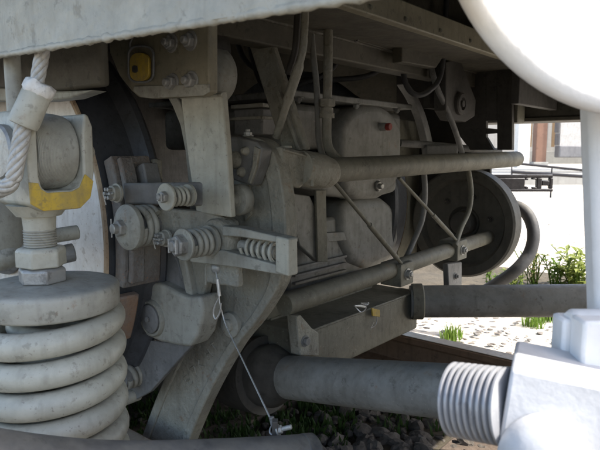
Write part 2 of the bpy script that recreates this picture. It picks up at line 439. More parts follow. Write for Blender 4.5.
bq(pst, 'shaft', 'post_paint', 535.5, 546, 60, 162.6, 15, .26, .01)
bq(pst, 'base', 'concrete', 533.5, 548.5, 162, 165.2, 14.96, .36, .01)
wp = thing('veranda_post', groundD(523, 14.6, .25), 'white peeling veranda post left of the reddish post', 'post')
bq(wp, 'shaft', 'wheel_white', 517, 529, 60, 168, 14.6, .26, .01)
bw = thing('block_wall', groundD(575, 14.8, .25), 'grey block wall with pale joints at the right of the post', 'wall')
bq(bw, 'mortar_core', 'mortar', 559.3, 640, 70, 157.3, 14.9, .3, 0)
for r_ in range(7):
    y1 = 157.6-r_*12.4; 
    for c_ in range(5):
        x0 = 559+(c_-(.5 if r_ % 2 else 0))*25.5; x1 = x0+24.9
        x0 = max(x0, 559)
        if x1-x0 > 4: bq(bw, 'block', 'block', x0, x1, y1-11.9, y1, 14.88+rnd.uniform(-.004, .004), .3, .03)
for k, (y0, y1, r_) in enumerate(((164.5, 172.5, .022), (173.5, 176.5, .03))):
    o = MB().tube([P(512, y0-1.5, 10), P(640, y1+3.5, 9.6)], r_, 10).obj('ground_pipe', 'black_paint')
    tag(o, ('thin dark pipe line sloping along the platform front', 'thicker dark pipe line just above the black slotted plate')[k], 'pipe')
    for q in range(4):
        p = P(512+q*40, y0-1.5+(y1-y0+5)*q*40/128, 10-q*.12); MB().tube([Vector((p.x, p.y, -.02)), p], .012, 8).obj('pipe_leg', 'black_paint', o)
# ================================================================== RAILCAR
car = thing('railcar_underframe', (0, 1.3, 1.3), 'dark underside of the railcar body above the bogie', 'railcar')
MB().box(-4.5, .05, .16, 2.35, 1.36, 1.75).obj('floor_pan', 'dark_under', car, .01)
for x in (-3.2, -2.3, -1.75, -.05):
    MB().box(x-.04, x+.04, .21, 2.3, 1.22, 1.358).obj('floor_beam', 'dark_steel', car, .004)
MB().box(-4.3, -4.25, .21, 2.3, .7, 1.357).obj('gap_wall', 'dark_under', car, .004)  # added wall closing the bright gap above the box behind the wheel
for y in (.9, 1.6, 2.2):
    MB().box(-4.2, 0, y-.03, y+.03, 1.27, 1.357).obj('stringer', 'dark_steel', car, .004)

MB().box(-4.5, .05, .17, .2, 1.1, 1.357).obj('sky_blocker', 'brown_paint', car, .003)  # unseen strip added to shut out skylight above the side beam
MB().box(.06, .09, .60, 1.7, .25, 1.357).obj('sun_blocker', 'brown_paint', car, .003)  # unseen plate added to keep the sun off the lower parts
MB().box(.06, .09, 1.702, 2.3, .95, 1.357).obj('sun_blocker', 'brown_paint', car, .003)  # unseen upper plate added to keep the sun off the right tube
eq = thing('backing_box', (-2.6, 1.4, .25), 'dark box added behind the wheel as backing and light block', 'equipment box')  # added box: backs the gap behind the wheel and keeps light out
MB().box(-3.3, -2.25, .5, 2.3, .26, 1.21).obj('casing', 'dark_steel', eq, .01)
for y_ in (.8, 1.25, 1.7): MB().box(-2.248, -2.235, y_-.19, y_+.19, .34, 1.1).obj('door', 'dark_steel', eq, .004)
for y_ in (.8, 2.0): MB().box(-3.0, -2.5, y_-.03, y_+.03, 1.2, 1.27).obj('hanger', 'dark_steel', eq, .003)
bf = thing('bogie_frame', (-.6, 1.2, .85), 'grey painted bogie frame with near side beam across the top', 'bogie frame')
# side beam nearest the camera: rough painted face with a lumpy lower weld
e0, e1 = PY(-40, 61.5, .35), PY(352, -2, .35)
def edge_z(x): t = (x-e0.x)/(e1.x-e0.x); return e0.z+(e1.z-e0.z)*t
b = MB(); NX, NZ = 150, 14; vs_ = []; fs = []
X0, X1 = -1.7, -.02
for j in range(NZ+1):
    for i in range(NX+1):
        x = X0+(X1-X0)*i/NX; z = edge_z(x)+.20*j/NZ
        q = Vector((x*9, z*9, .3)); bumpv = .0035*noise.noise(q)+.002*noise.noise(q*3.1)+.001*noise.noise(q*9)
        vs_.append(Vector((x, .35+bumpv, z)))
for j in range(NZ):
    for i in range(NX):
        a = j*(NX+1)+i; fs.append((a, a+1, a+NX+2, a+NX+1))
nb = len(vs_)
for i in range(NX+1):
    x = X0+(X1-X0)*i/NX; vs_.append(Vector((x, .362, edge_z(x))))
for i in range(NX+1):
    x = X0+(X1-X0)*i/NX; vs_.append(Vector((x, .362, edge_z(x)+.2)))
for i in range(NX):
    fs.append((i, nb+i, nb+i+1, i+1)); fs.append((nb+i, nb+NX+1+i, nb+NX+2+i, nb+i+1))
    fs.append((nb+NX+1+i, NZ*(NX+1)+i, NZ*(NX+1)+i+1, nb+NX+2+i))
b.add(vs_, fs); b.obj('side_beam', 'beam_paint', bf, smooth=50)
pts = []; rs = []
for i in range(420):
    x = X0+(X1-X0)*i/419; pts.append(Vector((x, .352+.0015*noise.noise(Vector((x*60, 1, 0))), edge_z(x)+.0005))); rs.append(.0042+.0022*noise.noise(Vector((x*85, 0, 2)))+.001*noise.noise(Vector((x*240, 0, 2))))
MB().tube(pts, rs, 8).obj('weld_bead', 'beam_paint', bf, smooth=60)
# brown box end behind the beam
a = PY(102, 86, .52)
MB().box(-1.9, a.x, .52, .536, a.z, 1.12).obj('end_box', 'brown_paint', bf, .006)
pp = [PY(x, y, .512) for x, y in ((-30, 86), (30, 89), (60, 91), (92, 90), (70, 98), (45, 101), (-30, 101))]
MB().prism(pp, AY*.03).obj('end_lip', 'paint', bf, .003)
# hanger bracket with four bolts
br = MB().prism(outY([(109, 52), (106, -30), (209, -30), (209.5, 92), (203, 96), (150, 98.5), (138, 97), (131, 91), (119, 76)], .66), AY*.02).obj('hanger_bracket', 'olive_light', bf, .004)
MB().prism(outY([(133, 91), (140, 96.5), (150, 98.2), (203, 95.6), (209, 92), (208.8, 84), (134, 86)], .657), AY*.0025).obj('bracket_lit_strip', 'paint', br, .001)  # light on the lower edge of the bracket, put in as paler paint
for x, y in ((172, 43), (191, 41), (173, 83), (192, 81)):
    bolt(PY(x, y, .66), -AY, .0125, br, ang=random.random())
c = PY(197, 74, .74)
MB().lathe(c, AY, [(0, .0), (0, .045), (.004, .052), (.012, .056), (.05, .056), (.058, .05), (.058, 0)], 40).obj('bush', 'paint', bf)
MB().lathe(PY(194, 50, .75), AY, [(0, 0), (0, .05), (.05, .05), (.05, 0)], 30).obj('bush', 'dark_steel', bf)
# cross member running across the car
zb = PX(400, 72, -.85).z; zf = PX(500, 55, -.62).z
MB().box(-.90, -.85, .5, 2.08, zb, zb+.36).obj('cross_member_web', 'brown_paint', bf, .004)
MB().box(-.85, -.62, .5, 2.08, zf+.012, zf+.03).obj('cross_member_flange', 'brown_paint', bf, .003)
MB().box(-.635, -.612, .5, 2.08, zf-.008, zf+.04).obj('flange_lip', 'olive_light', bf, .003)  # paler olive stands in for light along this edge
pl = MB().prism(outX([(352, 22), (352, 41), (398, 54), (398, 34)], -.848), AX*.012).obj('cover_plate', 'brown_paint', bf, .002)
for x, y in ((356, 27), (394, 38), (356, 38), (394, 49)): bolt(PX(x, y, -.836), AX, .008, pl, 'bolt', 'dark_steel')
MB().prism(outX([(402, 37), (402, 62), (436, 68), (448, 50)], -.80), -AX*.03).obj('gusset', 'brown_paint', bf, .003)
for x in (370, 405, 440, 470, 490): bolt(PX(x, 152-(152-55)*(787-x)/(787-500)-4, -.612), AX, .004, bf, 'bolt', 'olive', stub=0)
# far side beam
zfar = PY(550, 117, 2.08).z
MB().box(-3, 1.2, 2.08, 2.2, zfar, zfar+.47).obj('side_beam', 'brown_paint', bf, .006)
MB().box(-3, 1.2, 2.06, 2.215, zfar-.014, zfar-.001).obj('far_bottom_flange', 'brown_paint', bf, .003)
a = PY(518, 92, 2.0); MB().box(a.x-.006, a.x+.006, 1.99, 2.06, zfar-.02, zfar+.12).obj('stiffener', 'olive', bf, .002)
for x in (-2.2, -.9, -.62):
    MB().box(x-.012, x+.012, 1.7, 2.06, zfar+.02, zfar+.22).obj('stiffener', 'dark_steel', bf, .002)
# hanging plates in the shade round the far end
for q in ([(455, 60), (486, 60), (486, 150), (470, 150), (455, 130)], [(497, 60), (512, 60), (512, 150), (497, 150)], [(486.1, 60), (496.9, 60), (496.9, 121), (486.1, 121)], [(486.1, 128), (496.9, 129), (496.9, 133), (486.1, 134)], [(486.1, 137), (494, 150), (486.1, 150)]):
    MB().prism(outY(q, 1.95), AY*.02).obj('far_bracket', 'dark_steel', bf, .0015)
lug = MB().prism(outX([(446, 62), (460, 58), (476, 100), (475, 116), (466, 122), (452, 120), (446, 110)], -.80), -AX*.04).obj('pin_lug', 'dark_steel', bf, .003)
MB().lathe(PX(459, 104, -.80), AX, [(0, .034), (.01, .034), (.014, .03), (.014, .02), (.006, .018), (.006, .011), (.016, .01), (.016, 0)], 30).obj('pin_boss', 'dark_steel', lug)

# ---------------------------------------------------------------- wheelset
WX, WZ, WR = -1.464, .60, .45
ws = thing('wheelset', (WX, 1.2, .15), 'black wheelset with white painted rim at the left', 'wheelset')
def wheel(y0, s, lab):
    # profile from the outer face inwards (s = +1 for near wheel)
    prof = [(0, .10), (0, .16), (.012, .2), (.018, .3), (.012, .355), (0, .37), (0, WR-.008), (.006, WR-.002), (.06, WR), (.088, WR+.003), (.098, WR+.012), (.108, WR+.026), (.118, WR+.03), (.128, WR+.024), (.132, WR+.01), (.132, .37), (.1, .35), (.07, .3), (.07, .2), (.1, .16), (.14, .12), (.14, .075)]
    o = MB().lathe(Vector((WX, y0, WZ)), AY*s, prof, 96).obj('wheel', 'tread', ws, smooth=30)
    MB().lathe(Vector((WX, y0-.0025*s, WZ)), AY*s, [(0, .375), (0, WR-.012), (.002, WR-.010), (.004, .375)], 96).obj('painted_rim', 'wheel_white', o)
    MB().lathe(Vector((WX, y0-.002*s, WZ)), AY*s, [(0, WR-.0125), (0, WR-.005), (.005, WR-.001), (.005, WR-.0125)], 96).obj('rusty_rim_edge', 'rim_edge', o)
    return o
wheel(.62, 1, ''); wheel(1.80, -1, '')
MB().tube([Vector((WX, .5, WZ)), Vector((WX, 1.9, WZ))], .07, 32).obj('axle', 'dark_steel', ws)
MB().lathe(Vector((WX, .56, WZ)), AY, [(0, 0), (0, .1), (.05, .12), (.055, 0)], 32).obj('hub', 'greasy', ws)

# ---------------------------------------------------------------- spring unit at the left
SC = P(54, 360, .85); scx = Vector((SC.x, SC.y, 0))
def sz(y, d=.85): return P(54, y, d).z
ztop = sz(284); pxm = .85/FPX
sp = thing('coil_spring', scx+AZ*sz(470), 'big pale grey coil spring with smaller coil inside at lower left', 'spring')
R_ = .0945; wr = .0186; pit = .0418
L = pit*5.6; zt = sz(281)-.037-wr*.35
b = MB(); u0 = RT
def hel(R, r, z1, pit, turns, hand, ph, seg=16, per=44):
    pts = []; n = int(turns*per)
    for i in range(n+1):
        a = 2*math.pi*i/per
        ang = ph+a*hand; z = z1-pit*a/(2*math.pi)
        pts.append(scx+Vector((math.cos(ang)*R, math.sin(ang)*R, z)))
    return MB().tube(pts, r, seg)
hel(R_-wr*.55, wr, zt, pit, 5.9, -1, rad(150)).obj('outer_coil', 'paint_clean', sp, smooth=60)
hel(R_*.52, .0115, zt+.005, .031, 7.4, 1, rad(20)).obj('inner_coil', 'paint_clean', sp, smooth=60)
MB().lathe(scx+AZ*sz(470), AZ, [(0, 0), (0, .1), (.012, .1), (.016, .096), (.016, 0)], 48).obj('lower_seat', 'paint', sp)
cap = thing('pressure_plate', scx+AZ*sz(320), 'thick round steel plate with two lock nuts on the coil spring', 'pressure plate')
ct = sz(281); cb = sz(281)-.037
MB().lathe(scx, AZ, [(cb, 0), (cb, .088), (cb+.002, .0935), (cb+.005, .0955), (ct-.007, .0958), (ct-.003, .0945), (ct-.0005, .091), (ct+.0005, .080), (ct+.002, .055), (ct+.003, 0)], 64).obj('cap_disc', 'paint', cap, smooth=50)
cc = P(47, 278, .85); ncx = Vector((scx.x-RT.x*.010, scx.y-RT.y*.010, 0))
MB().hex(ncx+AZ*(ct+.003), AZ, .0335, .022, .25).obj('lock_nut', 'steel', cap, .002)
MB().hex(ncx+AZ*(ct+.026), AZ, .0345, .028, .75).obj('lock_nut', 'paint_clean', cap, .002)
b = MB(); prof = [(ct+.054, .0)]
zz = ct+.054
for k in range(7):
    prof += [(zz, .0205), (zz+.0012, .0222), (zz+.0024, .0222), (zz+.0036, .0205)]; zz += .0036
MB().lathe(ncx, AZ, prof+[(zz, 0)], 32).obj('stud_thread', 'paint', cap)
# yoke: U-shaped clevis whose open face looks along the track, roller across it
yk = thing('spring_yoke', ncx+AZ*(ct+.08), 'grey clevis yoke with yellow lower band holding a ribbed roller', 'yoke')
xf = ncx.x+.052          # front face plane of the yoke
yz = lambda px, py: PX(px, py, xf)
zlo = yz(60, 209).z; zbase = yz(60, 191).z
ya, yb_ = yz(28, 200).y, yz(96, 200).y
def yv(y, z, x=xf): return Vector((x, y, z))
yi, yj = yz(40, 190).y, yz(85, 190).y
ztp = yz(60, 118).z
U = [(ya+.004, zlo+.008), (ya+.02, zlo-.002), (yb_-.025, zlo-.002), (yb_-.008, zlo+.012), (yb_, zlo+.05), (yb_, ztp-.01), (yb_-.006, ztp+.006), (yj+.004, ztp+.008), (yj, ztp-.02), (yj-.001, zbase+.018), (yj-.008, zbase+.005), (yj-.02, zbase), (yi+.01, zbase), (yi+.003, zbase+.006), (yi, zbase+.02), (yi, ztp+.01), (ya+.006, ztp+.01), (ya, ztp)]
MB().prism([yv(y, z) for y, z in U], -AX*.105).obj('yoke_body', 'paint_clean', yk, .006, seg=3)
Yb = [(ya+.003, zlo+.0095), (ya+.0195, zlo-.001), (yb_-.025, zlo-.001), (yb_-.009, zlo+.0125), (yb_-.003, zlo+.036), (yj+.001, zbase+.022), (yj-.008, zbase+.0035), (yj-.02, zbase-.0015), (yi+.009, zbase-.0015), (yi+.001, zbase+.004), (yi-.002, zbase+.012), (ya+.002, zlo+.038)]
MB().prism([yv(y, z, xf+.0012) for y, z in Yb], -AX*.003).obj('yellow_band', 'yellow', yk, .0008)
zneck = ct+.078
MB().lathe(ncx, AZ, [(zneck, 0), (zneck, .0215), (zneck+.01, .022), (zneck+.03, .024), (zlo-.012, .03), (zlo+.004, .042), (zlo+.006, 0)], 36).obj('neck', 'paint_clean', yk)
rc = yz(62, 152); rc.x = xf-.055
prof = [(-.001, 0), (-.001, .02)]; Lr = yj-yi
prof = [(.002, 0), (.002, .040)]; n = 30
for k in range(n):
    t = .003+(Lr-.006)*k/n; q = .0485+.006*math.sin(math.pi*min(1, max(0, (k+1)/(n+1))))**.4
    prof += [(t, q), (t+(Lr-.006)/n*.6, q), (t+(Lr-.006)/n*.75, q-.0006)]
prof += [(Lr-.002, .040), (Lr-.002, 0)]
MB().lathe(Vector((rc.x, yi, rc.z)), AY, prof, 48).obj('roller', 'paint', yk)
bolt(Vector((rc.x, yb_+.001, rc.z)), AY, .018, yk, 'bolt', 'paint')
MB().lathe(Vector((rc.x, ya-.012, rc.z)), AY, [(0, 0), (0, .034), (.003, .037), (.011, .037), (.011, 0)], 36).obj('pin_head', 'steel', yk)
# hanging block above the roller
MB().tube([Vector((rc.x-.03, yi+.012, rc.z+.04)), Vector((rc.x-.03, yi+.012, rc.z+.14))], .011, 16).obj('guide_stem', 'paint', yk)
# axlebox mass behind, left of the spring
ab = thing('axle_box', P(-5, 285, 1.0), 'rounded grey axle box casting behind the spring at far left', 'axle box')
c = P(-14, 215, 1.02)
MB().lathe(c+AZ*-.09, AZ, [(0, 0), (0, .055), (.03, .078), (.09, .085), (.14, .07), (.15, 0)], 40).obj('housing', 'paint', ab)
c = P(1, 254, 1.0); MB().ball(c, .034, 28, 16, (1.1, 1.1, .85)).obj('plug', 'paint', ab)
c = P(24, 247, 1.02); MB().ball(c, .02, 20, 12, (1.2, 1.2, .9)).obj('plug', 'paint', ab)
MB().tube([P(40, 238, 1.0), P(78, 232, 1.04)], .013, 20).obj('arm', 'paint', ab, .002)
MB().tube([P(30, 262, 1.02), P(74, 252, 1.06)], .017, 20).obj('arm', 'greasy', ab, .002)

# wire rope with crimp sleeve
wrp = thing('wire_rope', P(20, 180, .75), 'twisted steel wire rope in a crimp sleeve hanging at upper left', 'wire rope')
def strands(path, R, r, pitch, k=6, name='rope'):
    path = [Vector(p) for p in path]
    L_ = [0]
    for i in range(1, len(path)): L_.append(L_[-1]+(path[i]-path[i-1]).length)
    for s_ in range(k):
        pts = []
        for i, p in enumerate(path):
            t = (path[min(i+1, len(path)-1)]-path[max(i-1, 0)]).normalized(); u, v = frame(t)
            a = 2*math.pi*(L_[i]/pitch+s_/k); pts.append(p+(u*math.cos(a)+v*math.sin(a))*R)
        MB().tube(pts, r, 8).obj('strand', 'rope', wrp, smooth=60)
strands(smoothpath([P(24, 120, .74), P(21, 140, .74), P(17, 160, .74), P(11, 183, .745), P(-6, 192, .75)], 14), .0062, .0046, .075)
strands(smoothpath([P(46, 30, .735), P(42, 55, .735), P(36, 88, .738)], 18), .0052, .0040, .075)
a, e = P(37.5, 92, .738), P(22.5, 126, .738); dv = (e-a)
MB().lathe(a, dv, [(0, .011), (-.0005, .0165), (.004, .0182), (dv.length-.006, .019), (dv.length-.001, .0178), (dv.length, .015), (dv.length, 0)], 36).obj('sleeve', 'paint_clean', wrp)
b = MB()
b.lathe(a-dv.normalized()*.013, dv, [(.0, .012), (.001, .0185), (.006, .0205), (.014, .0202), (.017, .0185), (.016, .015), (.002, .010)], 36)
b.v = [tuple(Vector(p)+Vector((noise.noise(Vector(p)*90), noise.noise(Vector(p)*90+Vector((5, 0, 0))), noise.noise(Vector(p)*90+Vector((0, 7, 0)))))*.0035) for p in b.v]
b.obj('wrapping', 'tape', wrp, smooth=60)

# ---------------------------------------------------------------- brake block on the tread
bs_ = thing('brake_block', Vector((-.98, .67, .5)), 'rusty brake block pressed against the black wheel tread', 'brake block')
ct_ = Vector((WX, .634, WZ))
# sector: u along +X, axis +Y -> angle positive goes towards -Z
MB().lathe(ct_, AY, [(0, WR+.003), (.088, WR+.004), (.088, WR+.034), (0, WR+.034)], 24, rad(-21), rad(10.5), u=AX, close=True).obj('shoe', 'rust', bs_, .003)
MB().lathe(ct_+AY*.008, AY, [(0, WR+.036), (.03, WR+.036), (.03, WR+.05), (0, WR+.05)], 20, rad(-20), rad(9), u=AX, close=True).obj('backing_rib', 'rust', bs_, .003)
MB().lathe(ct_+AY*.045, AY, [(0, WR+.036), (.036, WR+.036), (.036, WR+.066), (0, WR+.066)], 20, rad(-18), rad(-11), u=AX, close=True).obj('head_casting', 'greasy', bs_, .006)
MB().lathe(ct_+AY*.0, AY, [(0, WR+.003), (.05, WR+.003), (.05, WR+.022), (0, WR+.022)], 20, rad(13.5), rad(27), u=AX, close=True).obj('lower_shoe', 'rust_bright', bs_, .004)
MB().obox(PY(150, 172, .74), AX*.03, AY*.012, AZ*.028).obj('lug', 'cast', bs_, .006)

# ---------------------------------------------------------------- brake hanger
hp = thing('brake_hanger', PY(210, 216, .7), 'flat pale hanger plate hanging straight below the bolted bracket', 'hanger plate')
MB().prism(outY([(180, 93), (222, 91), (227, 150), (231, 217.5), (196, 212.5), (188, 160)], .70), AY*.013).obj('plate', 'paint_clean', hp, .0025)
cv = [(163, 90), (172, 105), (180, 125), (185, 150), (188, 180), (190, 214)]
MB().ring_prism(outY(cv, .745), outY([(x+9-i*.5, y-1) for i, (x, y) in enumerate(cv)], .745), AY*.035).obj('curved_strap', 'paint', hp, .002)

# ---------------------------------------------------------------- links and spring bolts
def link(name, px, Y, th, m, label, cat, bev=.004):
    o = MB().prism(outY(px, Y), AY*th).obj(name, m, None, bev); tag(o, label, cat); return o
LB1 = ([(122, 183), (225, 182), (226, 207), (124, 204)], 'greasy', 'dark grey upper link bar between brake block and hanger plate', 'link')
LB2 = ([(128, 211), (150, 207), (214, 213), (230, 222), (232, 248), (206, 262), (176, 250), (150, 244), (130, 244)], 'cast', 'broad lower link bar carrying the large spring bolt', 'link')
link('link_plate', [(134, 238), (168, 240), (178, 262), (188, 296), (196, 310), (140, 310), (134, 285)], .745, .014, 'greasy', 'flat dark plate slanting down below the large spring bolt', 'link')
link('link_strap', [(176, 252), (184, 254), (192, 296), (186, 297)], .735, .02, 'paint', 'thin pale strap on the edge of the slanting dark plate', 'link')
link('link_plate', [(190, 250), (207, 258), (208, 276), (203, 297), (192, 297)], .75, .02, 'cast', 'short grey link plate left of the riveted tab', 'link')
link('tab_plate', [(205, 256), (237, 262), (238, 288), (206, 283)], .715, .016, 'cast', 'square riveted tab hanging under the slack adjuster', 'tab')
def slant(name, px, x0, x1, Y0, Y1, th, m, label, cat, bev=.004):
    o = MB().prism([PY(x, y, Y0+(Y1-Y0)*(x-x0)/(x1-x0)) for x, y in px], AY*th).obj(name, m, None, bev); tag(o, label, cat); return o
def spring_bolt(px, py, Y, rh, rw, rc_, L_, turns, label, stub=.5, wire=.003, m='steel', coil='paint'):
    o = PY(px, py, Y); t = thing('spring_bolt', o, label, 'bolt', 'spring loaded bolts of the brake linkage')
    MB().hex(o+AY*.001, -AY, rh, rh*.85+.001, .4).obj('nut', m, t, .001)
    MB().lathe(o-AY*rh*.85, -AY, [(-.002, rh*.55), (rh*stub, rh*.52), (rh*(stub+.1), rh*.4), (rh*(stub+.1), 0)], 16).obj('stud', m, t)
    for k in range(2):
        MB().obox(o-AY*rh*(.95+stub*.3)+AX*(rh*.5*(k*2-1)), AX*.0012, AY*rh*.1, AZ*rh*.62).obj('split_pin', 'wire', t)
    MB().lathe(o, AY, [(0, 0), (0, rw*.94), (.0015, rw), (.005, rw), (.0065, rw*.94), (.0065, 0)], 36).obj('washer', coil, t)
    MB().helix(o+AY*(.0065+wire), AY, rc_-wire, wire, turns, L_-wire*2, 10, 28).obj('coil', coil, t, smooth=60)
    MB().tube([o+AY*.003, o+AY*(L_+.02)], rc_*.62, 20).obj('bolt_body', 'greasy', t)
    MB().lathe(o+AY*(L_+.0065), AY, [(0, 0), (0, rc_*1.08), (.006, rc_*1.08), (.006, 0)], 32).obj('washer', coil, t)
    return t
slant('link_bar', LB1[0], 122, 226, .622, .722, .016, *LB1[1:])
slant('link_bar', LB2[0], 128, 232, .635, .7235, .025, *LB2[1:])
spring_bolt(165, 197, .618, .0105, .0245, .0185, .042, 3.6, 'spring bolt with round pale washer on the upper link bar', wire=.0035, coil='paint_clean')
t = thing('spring_bolt', PY(124, 228, .60), 'largest spring bolt with wide domed cap beside the rusty brake block', 'bolt', 'spring loaded bolts of the brake linkage')
o = PY(122, 228, .592)
MB().hex(o+AY*.001, -AY, .0155, .013, .4).obj('nut', 'steel', t, .001)
MB().lathe(o-AY*.012, -AY, [(-.002, .009), (.008, .009), (.009, .007), (.009, 0)], 16).obj('stud', 'steel', t)
MB().lathe(o, AY, [(0, 0), (0, .026), (.004, .034), (.010, .042), (.016, .0432), (.019, .042), (.019, 0)], 44).obj('cap', 'paint', t)
MB().helix(o+AY*.026, AY, .0335, .0062, 2.9, .036, 12, 32).obj('coil', 'paint', t, smooth=60)
MB().tube([o+AY*.004, o+AY*.09], .022, 24).obj('bolt_body', 'greasy', t)
MB().obox(o-AY*.014+AX*-.012, AX*.001, AY*.001, AZ*.017).obj('split_pin', 'wire', t)
def castle(px, py, Y, r, label):
    o = PY(px, py, Y); t = thing('castle_nut', o, label, 'nut', 'castle nuts of the brake linkage')
    MB().lathe(o, -AY, [(0, r*1.25), (.004, r*1.25), (.004, r), (.014, r), (.016, r*.85), (.016, 0)], 28).obj('collar', 'paint', t)
    b = MB()
    for k in range(6):
        a = k*math.pi/3; q = o-AY*.02+Vector((math.cos(a), 0, math.sin(a)))*r*.6; b.obox(q, Vector((math.cos(a), 0, math.sin(a)))*r*.22, AY*.005, Vector((-math.sin(a), 0, math.cos(a)))*r*.2)
    b.obj('crown', 'steel', t, .001)
    b = MB().tube([o-AY*.021+Vector((-r*1.1, 0, -r*.2)), o-AY*.021+Vector((r*1.1, 0, .1*r))], .0014, 6)
    b.tube([o-AY*.021+Vector((-r*1.05, 0, -r*.2)), o-AY*.018+Vector((-r*.9, 0, -r*1.5))], .0012, 6); b.obj('split_pin', 'wire', t)
castle(118, 193, .612, .0145, 'castle nut with split pin at the left end of the upper link')
castle(167, 238, .655, .013, 'castle nut with bent split pin between the two big spring bolts')
spring_bolt(182, 245, .63, .0195, .0285, .0265, .052, 3.3, 'spring bolt with big hexagon head above the slack adjuster', stub=.25, wire=.0052)
# knob right of the hanger plate
o = PY(236, 200, .735)
kb = MB().lathe(o, AY, [(-.03, 0), (-.03, .011), (-.004, .011), (-.004, .014), (0, .014), (0, .026), (.004, .029), (.018, .029), (.023, .025), (.024, 0)], 32).obj('stop_buffer', 'paint'); tag(kb, 'stubby round buffer sticking out right of the hanger plate', 'buffer')

# slack adjuster: fork with a small spring and end block
sa = thing('slack_adjuster', PY(240, 262, .7), 'open fork slack adjuster with small spring and square end block', 'slack adjuster')
MB().prism(outY([(222, 226), (240, 228), (287, 239), (287, 244), (240, 237), (222, 236)], .694), AY*.028).obj('prong', 'paint', sa, .002)
MB().prism(outY([(190, 257), (222, 250), (287, 268), (287, 276), (240, 268), (190, 262)], .694), AY*.028).obj('prong', 'paint', sa, .002)
MB().prism(outY([(275, 236), (288, 239), (288.5, 277), (275, 272.5)], .685), AY*.024).obj('end_block', 'paint_clean', sa, .003)
a, e = PY(247, 246.5, .717), PY(277, 253, .717); dv = e-a
MB().helix(a, dv, .0165, .0032, 5.2, dv.length, 10, 28).obj('coil', 'paint_clean', sa, smooth=60)
MB().tube([a-dv*.2, e], .0105, 20).obj('rod', 'paint', sa)
c = PY(214, 240, .70); MB().lathe(c, AY, [(0, 0), (0, .036), (.004, .039), (.03, .039), (.03, 0)], 36).obj('boss', 'cast', sa)
rv = PY(216, 268, .715); MB().lathe(rv, -AY, [(0, .011), (.004, .010), (.007, .006), (.008, 0)], 20).obj('rivet', 'steel', sa)

# ---------------------------------------------------------------- big curved brake lever (near) and its twin (far)
out = [(x+(1 if y < 300 else -4), y) for x, y in [(237, 137), (250, 137), (264, 142), (274, 158), (280.5, 185), (284, 215), (284, 245), (279, 280), (271, 305), (258, 324), (243, 342), (228, 366), (214, 392), (201, 420), (188, 452)]]
inn = [(226, 150), (226, 175), (222, 200), (218, 225), (215, 250), (213, 275), (211, 296), (208, 312), (199, 326), (188, 338), (177, 352), (166, 374), (156, 398), (146, 425), (136, 452)]
YL = .795
def dens(px, n=5): return [(p.x, p.y) for p in smoothpath([Vector((x, y, 0)) for x, y in px], n)]
outd, innd = dens(out), dens(inn)
lv = thing('brake_lever', PY(165, 452, YL), 'large curved cast brake lever sweeping down in the middle foreground', 'brake lever')
def lever(parent, dy, sgn, mw='cast', mf='cast'):
    T = Vector((0, dy, 0))
    def q(px, Y): return [p+T for p in outY(px, Y)]
    MB().ring_prism(q(outd, YL+.004), q(innd, YL+.004), AY*.024).obj('web', mw, parent, .002)
    n = len(outd); def_ = lambda f: [(a[0]+(b_[0]-a[0])*f(i/(n-1)), a[1]+(b_[1]-a[1])*f(i/(n-1))) for i, (a, b_) in enumerate(zip(outd, innd))]
    MB().ring_prism(q(outd, YL-.001), q(def_(lambda t: .2-.03*t), YL-.001), AY*.034).obj('outer_flange', mf, parent, .003)
    k = int(n*.62); i1 = def_(lambda t: .84)[k:]
    MB().ring_prism(q(i1, YL-.001), q(innd[k:], YL-.001), AY*.032).obj('inner_flange', mf, parent, .003)
    r = def_(lambda t: .46)[3:int(n*.3)]; r2 = def_(lambda t: .56)[3:int(n*.3)]
    MB().ring_prism(q(r, YL-.002), q(r2, YL-.002), AY*.02).obj('rib', mw, parent, .002)
lever(lv, 0, 1)
c = PY(230, 325, YL-.004)
MB().lathe(c+AY*.012, -AY, [(0, .026), (.014, .026), (.016, .023), (.016, .013), (.022, .012), (.023, .010), (.023, 0)], 32).obj('pin', 'paint', lv)
# raised foundry marks on the lower arm
b = MB()
def mark(px, py, strokes, s=5.5, rot=-38):
    cr, sr = math.cos(rad(rot)), math.sin(rad(rot))
    for (x0, y0, x1, y1) in strokes:
        pp = []
        for x, y in ((x0, y0), (x1, y1)):
            x *= s; y *= s; pp.append(PY(px+x*cr-y*sr, py+x*sr+y*cr, YL+.0035))
        b.tube(pp, .0022, 6)
mark(184, 378, [(0, 0, 0, 1.6), (0, 0, .8, 0), (0, .8, .7, .8), (0, 1.6, .8, 1.6)])
mark(190, 369, [(0, 0, .9, 0), (.9, 0, .3, 1.6)])
mark(196, 362, [(0, 0, 0, 1.6), (0, .8, .7, 0), (0, .8, .7, 1.6)])
mark(204, 352, [(0, 0, 0, 1.6), (.8, 0, .8, 1.6), (0, .8, .8, .8)])
mark(210, 345, [(0, 0, .8, 0), (.4, 0, .4, 1.6)])
b.obj('foundry_marks', 'cast', lv, smooth=60)
# top plate with three studs
tp = MB().prism(outY([(226, 135), (256, 142), (262, 149), (259, 165), (251, 186), (226, 178)], .765), AY*.03).obj('top_plate', 'greasy', lv, .004)
for x, y, r in ((235, 160, .0165), (246, 151, .0085), (242, 172, .009)):
    o = PY(x, y, .765); MB().lathe(o, -AY, [(0, r*1.05), (.003, r), (.006, r*.9), (.011, r*.5), (.012, 0)], 24).obj('stud', 'cast', tp)
MB().prism(outY([(254, 146), (259, 149), (256, 168), (250, 184), (247, 182), (252, 166)], .760), AY*.006).obj('edge_rib', 'cast', tp, .001)
bolt(PY(248, 137, .79)+AZ*.002, AZ, .008, lv, 'bolt', 'steel')
